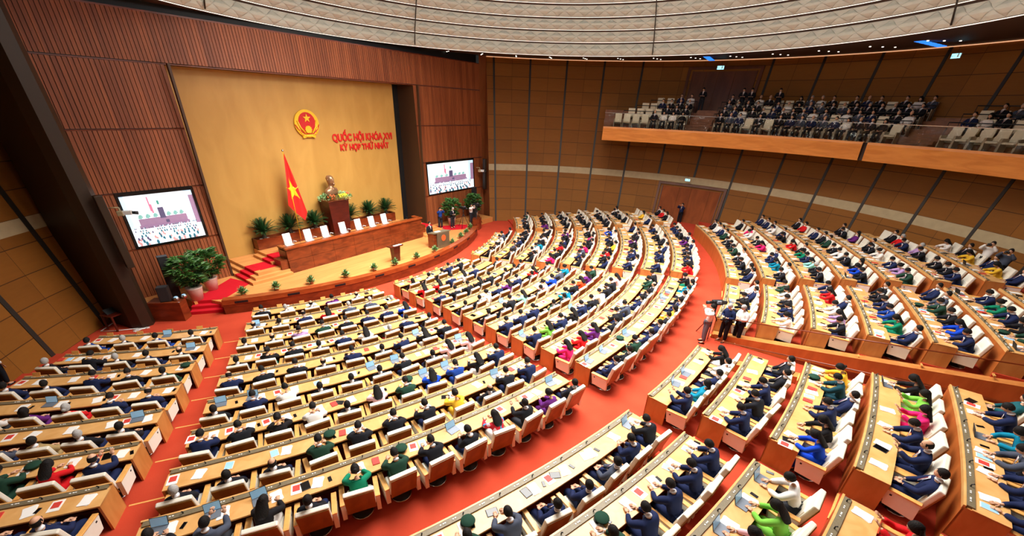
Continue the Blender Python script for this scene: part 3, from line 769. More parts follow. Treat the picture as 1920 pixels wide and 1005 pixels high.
# star follows the cloth
mb = MB(); cu, cv = .5, .5; star = []
for k in range(10):
    r_ = .62 if k % 2 == 0 else .25; a = PI / 2 + k * PI / 5 + .25; star.append((r_ * math.cos(a), r_ * math.sin(a)))
def onflag(x, z):     # depth of the cloth at a point
    u = (4.95 - z) / 3.3; w = 1.16 * u; v = (x + .42 * u) / max(.05, w); return flagpt(u, v)[1]
for k in range(10):
    a_, b_ = star[k], star[(k + 1) % 10]
    for t in range(6):
        q = [(a_[0] * (t / 6), a_[1] * t / 6), (a_[0] * (t + 1) / 6, a_[1] * (t + 1) / 6), (b_[0] * (t + 1) / 6, b_[1] * (t + 1) / 6), (b_[0] * t / 6, b_[1] * t / 6)]
        P = []
        for x, z in q:
            X = .10 + x * .66; Z = 2.78 + z * 1.05 - x * .3; P.append((X, onflag(X - .02, Z) - .015, Z))
        mb.add(P, [(0, 1, 2, 3)], 0, True)
mb.build('star', m_yellow, root)

# wall emblem and red lettering
def starpoly(r, r2, rot=PI / 2): return [((r if k % 2 == 0 else r2) * math.cos(rot + k * PI / 5), (r if k % 2 == 0 else r2) * math.sin(rot + k * PI / 5)) for k in range(10)]
EM = (-.5, -7.78, 8.12)
root = thing('wall_emblem', EM, 0, 'round gold and red state emblem with a star on the golden wall', 'emblem')
MX = Matrix.Rotation(rad(90), 4, 'X')          # local xy -> world xz, depth along -y
def plate(pts, d0, d1, name, mat):
    p = MB(); p.prism(pts, d0, d1, 0, MX); return p.build(name, mat, root)
plate([(.80 * math.cos(a) , .80 * math.sin(a) * 1.0 + .05) for a in [2 * PI * k / 40 for k in range(40)]], 0, .1, 'gold_ring', m_emb_gold)
plate([(.55 * math.cos(a), .58 * math.sin(a) + .12) for a in [2 * PI * k / 36 for k in range(36)]], .1, .13, 'red_field', m_emb_red)
p = MB(); M2 = Matrix.Translation((0, 0, .36)) @ MX; p.prism(starpoly(.26, .105), .13, .17, 0, M2); p.build('gold_star', m_emb_gold, root)
p = MB()
for s in (-1, 1):
    for k in range(9):       # rice ears
        a = rad(200 + k * 13) if s < 0 else rad(-20 - k * 13)
        c = (.66 * math.cos(a), .7 * math.sin(a) + .05); M3 = Matrix.Translation((c[0], -.12, c[1])) @ Matrix.Rotation(-(a + s * .5), 4, 'Y'); p.ball((0, 0, 0), (.05, .05, .15), 8, 5, 0, M3)
    p.tube([(s * .62, -.12, .25), (s * .5, -.15, -.15), (s * .22, -.16, -.5)], .05, 6)
p.build('rice_ears', m_emb_gold, root)
p = MB(); pts = []
for k in range(24):
    a0_ = 2 * PI * k / 24; r_ = .24 if k % 2 == 0 else .19; pts.append((r_ * math.cos(a0_), r_ * math.sin(a0_) - .28))
plate(pts, .12, .18, 'cog_wheel', m_emb_gold)
plate([(-.42, -.62), (-.2, -.55), (0, -.53), (.2, -.55), (.42, -.62), (.40, -.78), (.2, -.72), (0, -.70), (-.2, -.72), (-.4, -.78)], .0, .14, 'ribbon', m_emb_gold)
p = MB()
for s in (-1, 1): p.tube([(s * .78, -.08, .0), (s * .66, -.13, -.22), (s * .42, -.15, -.42), (s * .3, -.15, -.52), (0, -.17, -.5)], .035, 6)
p.build('red_ribbon', m_emb_red, root)
def text(body, name, x, y, z, size, mat, label, cat, width=None, ext=.03):
    cu_ = bpy.data.curves.new(name, 'FONT'); cu_.body = body; cu_.size = size; cu_.extrude = ext; cu_.align_x = 'LEFT'; cu_.offset = .03 * size; cu_.bevel_depth = 0
    t = bpy.data.objects.new(name, cu_); C.objects.link(t); t.rotation_euler = (rad(90), 0, 0)
    bpy.context.view_layer.update(); dg = bpy.context.evaluated_depsgraph_get(); me = bpy.data.meshes.new_from_object(t.evaluated_get(dg))
    bpy.data.objects.remove(t); ob = bpy.data.objects.new(name, me); C.objects.link(ob); me.materials.clear(); me.materials.append(mat)
    xs_ = [v.co.x for v in me.vertices]; w = max(xs_) - min(xs_); k = (width / w) if width else 1
    mn = min(xs_)
    for v in me.vertices: v.co.x = (v.co.x - mn) * k
    ob.rotation_euler = (rad(90), 0, 0); ob.location = (x, y, z)
    return tag(ob, label, cat)
text('QUỐC HỘI KHÓA XVI', 'wall_lettering', 1.14, -7.8, 7.1, .62, m_letter, 'upper line of raised red letters on the golden wall', 'lettering', 4.95)
text('KỲ HỌP THỨ NHẤT', 'wall_lettering', 1.62, -7.8, 6.5, .54, m_letter, 'lower line of raised red letters on the golden wall', 'lettering', 4.1)

# lectern with seal, small stand
root = thing('lectern', (4.25, -14.45, SZ), 0, 'brown wooden lectern with a grey front and round orange seal, speaker behind it', 'lectern')
root.rotation_euler = (0, 0, rad(-4))
mb = MB(); mb.rbox(-.72, .72, -.05, .62, 0, 1.05, .02); mb.build('body', m_rosewood, root)
mb = MB(); mb.rbox(-.5, .62, -.16, -.05, .0, 1.12, .02); mb.build('front_panel', plain('lectern_grey', S(106, 92, 70), .4, .2, .08, 10), root)
mb = MB(); mb.add([(-.75, -.15, 1.16), (.75, -.15, 1.16), (.75, .6, 1.05), (-.75, .6, 1.05), (-.75, -.15, 1.1), (.75, -.15, 1.1), (.75, .6, .99), (-.75, .6, .99)], [(0, 1, 2, 3), (7, 6, 5, 4), (4, 5, 1, 0), (5, 6, 2, 1), (6, 7, 3, 2), (7, 4, 0, 3)]); mb.build('reading_top', m_console, root)
mb = MB(); M3 = Matrix.Translation((.06, -.16, .72)) @ MX; mb.prism([(.2 * math.cos(2 * PI * k / 28), .22 * math.sin(2 * PI * k / 28)) for k in range(28)], 0, .02, 0, M3); mb.build('seal', plain('seal_orange', S(226, 96, 46), .5, 0, .05), root)
mb = MB(); mb.box(-.35, .1, .1, .4, 1.1, 1.12); mb.build('papers', m_paper, root)
root = thing('small_lectern', (.2, -14.35, SZ), 0, 'slim dark wood lectern with microphones standing on the open stage', 'lectern')
mb = MB(); mb.add([(-.2, -.16, 0), (.2, -.16, 0), (.2, .16, 0), (-.2, .16, 0), (-.26, -.2, .98), (.26, -.2, .98), (.26, .2, .98), (-.26, .2, .98)], [(3, 2, 1, 0), (4, 5, 6, 7), (0, 1, 5, 4), (1, 2, 6, 5), (2, 3, 7, 6), (3, 0, 4, 7)]); mb.build('post', m_redwood, root)
mb = MB(); mb.rbox(-.48, .48, -.25, .25, .98, 1.06, .02); mb.build('top_board', m_redwood, root)
mb = MB(); mb.box(-.2, .4, -.22, -.05, 1.06, 1.075); mb.build('papers', m_paper, root)
for s in (-1, 1): mb = MB(); mb.tube([(s * .12, .1, 1.06), (s * .14, .08, 1.3), (s * .1, -.02, 1.38)], .009, 6); mb.build('microphone', m_black, root)

# bushy little plants along the parapet
def bush(nleaf, R, H, mats, seed):
    rnd = random.Random(seed); out = []
    for mi, mat in enumerate(mats):
        mb = MB()
        for i in range(nleaf // len(mats)):
            az = rnd.uniform(0, 2 * PI); el = rad(rnd.uniform(5, 88)); L = R * rnd.uniform(.55, 1.05)
            d = Vector((math.cos(az) * math.cos(el), math.sin(az) * math.cos(el), math.sin(el) * H / R)); b0 = d * L * .25; tip = d * L + Vector((0, 0, -.08 * R * math.cos(el)))
            sd = Vector((-math.sin(az), math.cos(az), 0)) * R * .1; mid = b0.lerp(tip, .5) + Vector((0, 0, .05 * R))
            mb.add([b0, mid + sd, tip, mid - sd], [(0, 1, 2), (0, 2, 3)])
        out.append((mb, mat))
    return out
t = thing('leafy_plant', (0, 0, 0), 0, 'x', 'plant')
for mb, mat in bush(120, .36, .42, [m_leafl, m_leaf], 2): mb.build('leaves', mat, t)
mb = MB(); mb.lathe([(.1, -.15), (.13, .05), (.11, .06)], n=12); mb.build('pot', plain('small_pot', S(150, 80, 50), .6, 0, .05), t)
t2 = [(-8.35, -12.7), (-6.95, -13.3), (-5.31, -13.85), (-3.54, -14.42), (-1.83, -14.8), (-.4, -15.0), (1.31, -15.05), (3.1, -14.95), (5.2, -14.6), (6.78, -13.95), (7.92, -13.55), (9.3, -12.75)]
for i, (x, y) in enumerate(t2):
    o = t if i == 0 else copy_tree(t); o.location = (x, y, SZ + .15); o.rotation_euler = (0, 0, i * 2.1)
    o['label'] = 'small leafy plant behind the stage parapet, %s from the left' % ORD[i]; o['group'] = 'small plants along the stage parapet'
# large potted rhapis palms at both sides
t = thing('potted_palm', (0, 0, 0), 0, 'x', 'potted plant')
mb = MB(); mb.lathe([(.24, 0), (.34, .62), (.36, .68), (.3, .68)], n=20); mb.build('pot', m_pot, t)
mb = MB(); mb.lathe([(.05, .6), (.3, .64)], n=14); mb.build('soil', plain('dark_soil', S(36, 24, 16)), t)
rnd = random.Random(9); st = MB(); lv = [MB(), MB()]
for i in range(70):
    az = rnd.uniform(0, 2 * PI); q = rnd.uniform(0, .5); z = rnd.uniform(.85, 2.1); rr = (.3 + .4 * math.sin((z - .8) / 1.4 * PI)) * rnd.uniform(.5, 1)
    hub = Vector((rr * math.cos(az), rr * math.sin(az), z)); st.tube([(q * .25 * math.cos(az), q * .25 * math.sin(az), .6), (hub.x * .5, hub.y * .5, z * .75), hub], .01, 4)
    out = Vector((math.cos(az), math.sin(az), .25)).normalized()
    for k in range(8):
        a = (k - 3.5) * .42; d = (Matrix.Rotation(a, 3, 'Z') @ out); d = (d + Vector((0, 0, rnd.uniform(-.1, .35)))).normalized(); L = rnd.uniform(.34, .46)
        tip = hub + d * L + Vector((0, 0, -.06)); sd = d.cross(Vector((0, 0, 1))).normalized() * .05; mid = hub + d * L * .5 + Vector((0, 0, .03))
        lv[k % 2].add([hub, mid + sd, tip, mid - sd], [(0, 1, 2), (0, 2, 3)])
st.build('stems', m_leafd, t); lv[0].build('leaves', m_leaf, t); lv[1].build('leaves', plain('leaf_mid', S(78, 128, 58), .5, 0, .2, 9), t)
for i, (x, y, w) in enumerate([(-9.98, -11.55, 'in front of the left slatted wall, nearer the hall'), (-9.0, -10.75, 'in front of the left slatted wall, nearer the stage'), (9.2, -10.75, 'left behind the cameramen at the right slatted wall'), (12.1, -10.75, 'beside the speaker at the right slatted wall')]):
    o = t if i == 0 else copy_tree(t); o.location = (x, y, SZ); o.rotation_euler = (0, 0, i * 1.7)
    o['label'] = 'tall bushy potted palm ' + w; o['group'] = 'tall potted palms beside the stage'

# plinths with loudspeakers at the ends
def speaker(x, y, z, w, d, h, rz, label, cat='loudspeaker'):
    t = thing('loudspeaker', (x, y, z), rz, label, cat)
    mb = MB(); mb.rbox(-w / 2, w / 2, -d / 2, d / 2, 0, h, .02); mb.build('cabinet', m_black, t)
    mb = MB(); mb.box(-w / 2 + .03, w / 2 - .03, -d / 2 - .012, -d / 2 + .005, .04, h - .04); mb.build('grille', plain('speaker_grille', S(38, 38, 40), .7, 0, .1, 80), t)
    return t
for s, lab in ((-1, 'left'), (1, 'right')):
    mb = MB(); pts = [(s * 10.62, -12.25), (s * 11.0, -12.62), (s * 11.95, -11.6), (s * 11.5, -11.15)] if s < 0 else [(10.5, -12.0), (10.85, -12.4), (11.5, -12.1), (12.2, -10.8), (11.3, -10.8)]
    if s < 0: pts = pts
    else: pts = pts
    ar = sum(pts[i][0] * pts[(i + 1) % len(pts)][1] - pts[(i + 1) % len(pts)][0] * pts[i][1] for i in range(len(pts)))
    if ar < 0: pts = pts[::-1]
    cx_ = sum(p[0] for p in pts) / len(pts); cy_ = sum(p[1] for p in pts) / len(pts)
    mb.prism(pts, 0, .95 if s < 0 else .95); o = mb.build('speaker_plinth', m_rosewood, None, (cx_, cy_, 0)); tag(o, 'polished wood plinth with a black loudspeaker at the %s end of the stage' % lab, 'plinth')
speaker(-11.25, -11.95, .95, .42, .36, .72, rad(-30), 'black box loudspeaker on the left plinth beside the pilaster')
speaker(-10.55, -10.6, .45, .4, .34, 2.2, rad(-10), 'tall black column loudspeaker behind the left potted palms')
speaker(11.25, -11.5, .95, .42, .36, .72, rad(30), 'black box loudspeaker on the right plinth')
speaker(13.1, -9.9, .45, .4, .34, 2.6, rad(10), 'tall black column loudspeaker by the right potted palms')
for s in (0, 1):
    t = thing('stage_lamp', (-10.95 + s * .33, -12.2 + s * .05, .95), 0, 'small glass floor lamp on the left plinth, %s of two' % ('nearer the speaker' if s == 0 else 'nearer the stage steps'), 'lamp', 'glass lamps on the left plinth')
    mb = MB(); mb.lathe([(.1, 0), (.13, .05), (.12, .14), (.05, .16)], n=14); mb.build('lamp_body', m_chrome, t)
    mb = MB(); mb.ball((0, 0, .14), (.09, .09, .05)); mb.build('glass_lens', m_screenblue, t)
# line array columns on the walls
t = thing('line_speaker', (14.55, -9.9, 2.7), 0, 'slim dark line loudspeaker column on the right beside the screen', 'loudspeaker'); mb = MB(); mb.rbox(-.12, .12, -.2, .1, 0, 2.65, .02); mb.build('cabinet', m_dark, t)
t = thing('line_speaker', (-12.05, -12.25, 2.9), 0, 'slim dark line loudspeaker column on the left pilaster', 'loudspeaker'); mb = MB(); Ml = Matrix.Rotation(rad(-2), 4, 'Y'); mb.rbox(-.13, .13, -.16, .14, 0, 3.0, .02, 0, Ml); mb.build('cabinet', plain('speaker_brown', S(52, 38, 26), .4, .1, .03), t)

# two video walls recessed in the slats
scol = {'w': plain('scr_white', S(236, 246, 252), .4, 0, .02, 2, emit=1.0), 'p': plain('scr_purple', S(150, 120, 150), .4, 0, .08, 6, emit=.75), 'n': plain('scr_teal', S(48, 110, 130), .4, 0, .2, 8, emit=.6),
        'g': plain('scr_green', S(70, 150, 136), .4, 0, .1, 8, emit=.7), 'r': plain('scr_red', S(240, 120, 150), .4, 0, .05, 8, emit=.8), 'k': plain('scr_dark', S(92, 84, 118), .4, 0, .05, 8, emit=.6), 'c': plain('scr_chair', S(206, 150, 150), .4, 0, .05, 8, emit=.8), 'b': plain('scr_sky', S(196, 226, 244), .4, 0, .05, 8, emit=.9)}
order = 'wpngrkcb'
def screen(xa, xb, z0, z1, label, seed):
    root = thing('video_wall', ((xa + xb) / 2, slat_y(z0) - .0, z0), 0, label, 'screen')
    root.rotation_euler = (rad(-2.86), 0, 0); W_, H_ = xb - xa, z1 - z0
    mb = MB(); t_ = .1
    mb.box(-W_ / 2 - t_, W_ / 2 + t_, -.04, .1, -t_, 0); mb.box(-W_ / 2 - t_, W_ / 2 + t_, -.04, .1, H_, H_ + t_ * 1.6); mb.box(-W_ / 2 - t_, -W_ / 2, -.04, .1, 0, H_); mb.box(W_ / 2, W_ / 2 + t_, -.04, .1, 0, H_)
    mb.build('frame', m_blackgloss, root)
    p = MB(); L = order.index
    def q(x0, x1, y0, y1, c, d): p.add([((x0 - .5) * W_, -d, y0 * H_), ((x1 - .5) * W_, -d, y0 * H_), ((x1 - .5) * W_, -d, y1 * H_), ((x0 - .5) * W_, -d, y1 * H_)], [(0, 1, 2, 3)], L(c))
    rnd = random.Random(seed)
    q(0, 1, 0, 1, 'w', 0.0); q(.0, .06, .35, 1, 'b', .002); q(.88, 1, .3, 1, 'b', .002); q(.93, 1, .3, .9, 'p', .003)
    q(.14, .82, .37, .53, 'p', .004); q(.12, .84, .33, .40, 'p', .004); q(.44, .52, .5, .72, 'k', .006)
    q(.34, .36, .66, .95, 'r', .005); q(.355, .38, .62, .8, 'r', .005); q(.46, .49, .78, .86, 'g', .005); q(.5, .55, .4, .46, 'k', .007)
    for cx_ in (.18, .28, .385, .575, .67, .76):
        for k in range(7):
            a = rad(20 + k * 23); p.add([((cx_ - .5) * W_, -.008, .53 * H_), ((cx_ - .5 + .035 * math.cos(a)) * W_, -.008, (.54 + .08 * math.sin(a)) * H_), ((cx_ - .5 + .035 * math.cos(a + .3)) * W_, -.008, (.54 + .08 * math.sin(a + .3)) * H_)], [(0, 1, 2)], L('g'))
    for r_ in range(7):
        y = .35 - r_ * .052; s_ = .012 + r_ * .0045; nn2 = int(.9 / (s_ * 2.0))
        for k in range(nn2):
            if rnd.random() < .12: continue
            x = .04 + (k + rnd.uniform(-.2, .2)) * s_ * 2.05; c = rnd.choice('nnnnbkc' if r_ > 2 else 'nnnkb')
            if x > .95: continue
            pts = [((x - .5 + s_ * .5 * math.cos(2 * PI * i / 8)) * W_, -.008 - r_ * .001, (y + s_ * 1.2 * math.sin(2 * PI * i / 8)) * H_) for i in range(8)]
            p.add(pts, [tuple(range(8))], L(c))
            if rnd.random() < .4: q(x + s_ * .3, x + s_ * 1.1, y - s_ * 1.6, y, rnd.choice('ccb'), .0075 + r_ * .001)
    p.build('display', [scol[c] for c in order], root)
screen(-10.98, -8.12, 2.93, 5.25, 'large video screen in the left slatted wall showing the hall', 1)
screen(8.15, 13.75, 2.93, 5.25, 'large video screen in the right slatted wall showing the hall', 2)
def wall_camera(x, y, z, rz, label):
    t = thing('wall_camera', (x, y, z), rz, label, 'camera')
    mb = MB(); mb.tube([(0, .35, .25), (0, 0, .25)], .03, 6); mb.tube([(0, 0, .25), (0, 0, .05)], .03, 6); mb.build('bracket', m_beige, t)
    mb = MB(); mb.rbox(-.12, .12, -.12, .12, -.12, .1, .03); mb.build('pan_head', m_beige, t)
    mb = MB(); mb.rbox(-.1, .1, -.42, -.02, -.08, .1, .02); mb.build('body', m_white, t)
    mb = MB(); mb.tube([(0, -.42, .0), (0, -.62, -.02)], [.07, .08], 12); mb.build('lens', m_black, t)
wall_camera(-11.2, -9.75, 4.65, rad(60), 'grey remote camera on a bracket before the left video screen')
wall_camera(14.1, -9.75, 4.35, rad(20), 'small white remote camera on the slats right of the right screen')

# little exit signs, bollards, desk behind the pilaster
def sign(loc, az, w, h, label):
    t = thing('exit_sign', loc, 0, label, 'sign')
    t.rotation_euler = (0, 0, PI - az)
    mb = MB(); mb.rbox(-w / 2, w / 2, -.03, .03, -h / 2, h / 2, .01); mb.build('housing', m_white, t)
    mb = MB(); mb.box(-w / 2 + .02, w / 2 - .02, .03, .036, -h / 2 + .02, h / 2 - .02); mb.build('lit_face', plain('exit_cyan', S(120, 214, 240), .4, 0, 0, emit=3.), t)
    mb = MB(); mb.box(-w * .3, -w * .12, .036, .04, -h * .28, h * .28); mb.ball((-w * .21, .036, h * .32), (.03, .01, .03)); mb.box(w * .05, w * .35, .036, .04, -h * .06, h * .06); mb.add([(w * .35, .038, -h * .2), (w * .35, .038, h * .2), (w * .44, .038, 0)], [(0, 2, 1)]); mb.build('pictogram', m_white, t)
    mb = MB(); mb.tube([(0, 0, h / 2), (0, 0, h / 2 + .3)], .01, 5); mb.build('hanger', m_black, t)
sign((22.6, -26.4, 12.75), rad(91), .5, .26, 'lit cyan exit sign under the soffit above the upper door')
sign((17.9, -38.8, 12.7), rad(125), .42, .24, 'lit cyan exit sign under the soffit at the upper right')
sign((21.1, -26.2, 4.75), rad(91), .4, .2, 'small lit exit sign above the lower double door')
m_blue = plain('blue_lamp_glow', S(40, 120, 230), .4, 0, 0, emit=1.6)
for i, (r_, az) in enumerate(((19.6, rad(91.4)), (20., rad(126)))):
    mb = MB()
    for j in range(6): mb.box(-.2, .2, -1.2 + j * .4, -.88 + j * .4, -.03, 0)
    o = mb.build('blue_ceiling_lamp', m_blue); o.location = (r_ * math.sin(az), -25.6 + r_ * math.cos(az), 13.12); o.rotation_euler = (rad(-3.2), 0, -az); tag(o, 'blue glowing strip lamp in the dark soffit %s' % ('above the upper door' if i == 0 else 'near the right edge'), 'lamp')
t = thing('control_table', (-12.9, -11.1, 0), rad(20), 'small dark table with a slanted lit console behind the pilaster', 'table')
mb = MB(); mb.box(-.5, .5, -.35, .35, .7, .75); mb.build('table_top', m_redwood, t)
for sx in (-1, 1):
    for sy in (-1, 1): mb = MB(); mb.box(sx * .46 - .03, sx * .46 + .03, sy * .3 - .03, sy * .3 + .03, 0, .7); mb.build('leg', m_redwood, t)
t = thing('control_console', (-12.9, -11.1, .75), rad(20), 'slanted black console with a bluish screen on the small dark table', 'console'); mb = MB(); mb.prism([(-.4, 0), (.4, 0), (.4, .02), (-.4, .02)], 0, .3, 0, Matrix.Rotation(rad(-50), 4, 'X')); mb.build('body', m_black, t); mb = MB(); mb.box(-.34, .34, .021, .026, .04, .26, 0, Matrix.Rotation(rad(-50), 4, 'X')); mb.build('screen', m_screenblue, t)
mb = MB(); mb.tube([(-13.7, -11.0, .02), (-12.6, -9.9, .02)], .02, 6); mb.tube([(-13.7, -11.0, .02), (-13.3, -11.4, .02), (-12.6, -11.9, .02)], .02, 6)
rnd = random.Random(1); pts = [(-12.75, -11.9, .02)]
for i in range(14): pts.append((-12.6 + rnd.uniform(-.25, .4), -12.05 + rnd.uniform(-.15, .2), .025))
mb.tube(pts, .015, 5); o = mb.build('cable', m_white); tag(o, 'white cable lying on the red carpet beside the pilaster', 'cable')
# ------------------------------------------------------------------ seats, desks
def pol(r, th, z=0., cx=0., cy=0.): return Vector((cx + r * math.sin(th), cy - r * math.cos(th), z))
def visible(p, m=70):
    u, v, w = project(p); return -m < u < 1920 + m and -m < v < 1005 + m
NUMW = ['zero'] + ORD
def place_words(block, k, i, n):
    names = {'left': 'far-left block', 'centre-left': 'centre-left block', 'centre': 'centre block', 'centre-right': 'centre-right block', 'right': 'far-right block',
             'rear-left': 'rear-left block', 'rear-centre': 'rear-centre block', 'near terrace': 'near-right terrace', 'far terrace': 'far-right terrace'}
    if k <= 9: rowname = 'front row' if k == 1 else ORD[k - 1] + ' row'
    else: rowname = 'front row' if k == 10 else ORD[k - 10] + ' row'
    if block == 'left': e = ORD[n - 1 - i] + ' from aisle'
    else: e = ORD[i] + ' from left'
    return e, rowname, names[block]
def lbl(*parts): 
    return ' '.join(parts)

# desks
desk_mats = [m_desk]
def make_desk(block, k, a0, a1, n):
    r = rk(k); z = zk(k); zb = z if k == 1 else (zk(k - 1) if k != 10 else zk(9))
    am = (a0 + a1) / 2; org = pol(r + .3, am, z)
    e, rn, bn = place_words(block, k, 0, n)
    t = thing('bench_desk', org, 0, 'long curved light wood desk of the %s, %s' % (rn, bn), 'desk', None)
    te = .045 / r
    mb = MB(); mb.arc(r + .12, r + .62, z + .72, z + .755, a0, a1); mb.build('desktop', m_desk, t, org)
    mb = MB(); mb.arc(r + .02, r + .15, z + .74, z + .785, a0 + te, a1 - te)
    for i in range(n):      # little microphones, sockets and buttons on the console strip
        th = a0 + (i + .5) * (a1 - a0) / n
        for q in (-.22, -.16, -.12, .05, .1): p = pol(r + .085, th + q / r, z + .785); M_ = Matrix.Translation(p) @ Matrix.Rotation(th, 4, 'Z'); mb.box(-.014, .014, -.012, .012, 0, .01, 1, M_)
        p = pol(r + .085, th + .27 / r, z + .785); M_ = Matrix.Translation(p) @ Matrix.Rotation(th, 4, 'Z'); mb.tube([p, p + Vector((0, 0, .05)), p + Vector((0, 0, .05)) + M_.to_3x3() @ Vector((0, -.03, .03))], [.014, .01, .014], 5, 2)
    mb.build('console_strip', [m_console, m_white, m_black], t, org)
    mb = MB(); mb.arc(r - .01, r + .03, z + .70, z + .79, a0, a1); mb.build('front_lip', m_desk, t, org)
    mb = MB(); mb.arc(r, r + .03, zb, z + .7, a0, a1); mb.build('front_panel', m_deskfront if k >= 10 or k == 1 else m_deskend, t, org)
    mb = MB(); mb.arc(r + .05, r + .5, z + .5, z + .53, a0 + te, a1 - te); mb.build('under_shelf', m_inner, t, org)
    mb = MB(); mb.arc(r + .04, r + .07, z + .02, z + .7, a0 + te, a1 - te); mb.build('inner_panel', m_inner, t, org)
    for a, s in ((a0, 1), (a1, -1)):
        mb = MB(); b0, b1 = sorted((a, a + s * te)); mb.arc(r, r + .62, min(zb, z), z + .74, b0, b1, n=1); mb.build('end_panel', m_deskend, t, org)
    return t
SEATS = []
for (block, k, a0, a1, n) in ROWS:
    mid = [pol(rk(k), a0 + (a1 - a0) * q / 8, zk(k) + .7) for q in range(9)]
    if any(visible(p, 140) for p in mid): make_desk(block, k, a0, a1, n)
    for i in range(n):
        th = a0 + (i + .5) * (a1 - a0) / n
        p = pol(rk(k) + .93, th, zk(k))
        if visible(p + Vector((0, 0, .8)), 60):
            w = project(p + Vector((0, 0, .8)))[2]
            SEATS.append(dict(block=block, k=k, i=i, n=n, th=th, p=p, d=w))

# the armchair
def make_chair():
    t = thing('armchair', (0, 0, 0), 0, 'x', 'chair')
    mb = MB(); mb.rbox(-.27, .27, -.24, .26, .38, .49, .03); mb.build('seat', m_cream, t)
    Mb = Matrix.Translation((0, -.22, .44)) @ Matrix.Rotation(rad(14), 4, 'X')
    mb = MB(); mb.rbox(-.31, .31, -.06, .05, 0, .64, .025, 0, Mb); mb.rbox(-.27, .27, .03, .07, .06, .36, .02, 0, Mb); mb.build('backrest', m_cream, t)
    mb = MB(); mb.rbox(-.30, .30, -.08, -.055, -.1, .60, .006, 0, Mb); mb.build('back_shell', m_backwood, t)
    for s in (-1, 1):
        mb = MB(); mb.prism([(-.27, .2), (.24, .24), (.31, .60), (-.25, .62)], -.045, .045, 0, Matrix.Translation((s * .36, 0, 0)) @ Matrix.Rotation(rad(90), 4, 'Z') @ Matrix.Rotation(rad(90), 4, 'X')); a = mb.build('armrest', m_cream, t)
        mb = MB(); mb.rbox(s * .36 - .055, s * .36 + .055, -.26, .32, .60, .635, .01, 0); mb.build('arm_top', m_armtop, a)
        mb = MB(); mb.box(s * .407 - .003, s * .407 + .003, .17, .21, .5, .54); mb.build('number_plate', m_black, a)
    mb = MB(); mb.lathe([(.22, 0), (.24, .02), (.22, .045), (.05, .06), (.04, .4)], n=16); mb.build('base', m_black, t)
    mb = MB(); mb.lathe([(.235, .0), (.255, .012), (.235, .03)], n=16); mb.build('base_ring', m_chrome, t)
    return t
chair0 = make_chair()
def merged(root, matmap=None):
    """all meshes below a thing as (verts, faces, material list, indices)"""
    V = []; F = []; mats = []; MI = []; SM = []
    def rec(o, M_):
        if o.type == 'MESH':
            b = len(V); me = o.data
            for v in me.vertices: V.append(M_ @ v.co)
            sl = [s.material for s in o.material_slots]
            for p in me.polygons:
                F.append(tuple(b + q for q in p.vertices)); m = sl[p.material_index]
                if m not in mats: mats.append(m)
                MI.append(mats.index(m)); SM.append(p.use_smooth)
        for ch in o.children: rec(ch, M_ @ ch.matrix_basis)
    rec(root, Matrix.Identity(4))
    return V, F, mats, MI, SM
class Bulk:
    def __init__(s): s.V = []; s.F = []; s.MI = []; s.SM = []; s.mats = []; s.b = 0
    def add(s, pack, M_, remap=None):
        V, F, mats, MI, SM = pack
        A = np.array([tuple(v) for v in V]) if not isinstance(V, np.ndarray) else V
        R_ = np.array(M_.to_3x3()); T_ = np.array(M_.translation); s.V.append(A @ R_.T + T_)
        idx = []
        for m in mats:
            m = remap.get(m, m) if remap else m
            if m not in s.mats: s.mats.append(m)
            idx.append(s.mats.index(m))
        s.F += [tuple(q + s.b for q in f) for f in F]; s.MI += [idx[q] for q in MI]; s.SM += SM; s.b += len(A)
    def build(s, name):
        me = bpy.data.meshes.new(name); me.from_pydata(np.concatenate(s.V).tolist(), [], s.F)
        for m in s.mats: me.materials.append(m)
        me.polygons.foreach_set('material_index', s.MI); me.polygons.foreach_set('use_smooth', s.SM); me.update()
        o = bpy.data.objects.new(name, me); C.objects.link(o); return o
SEATS.sort(key=lambda s: s['d'])
NEAR = SEATS[:300]; FARS = SEATS[300:]

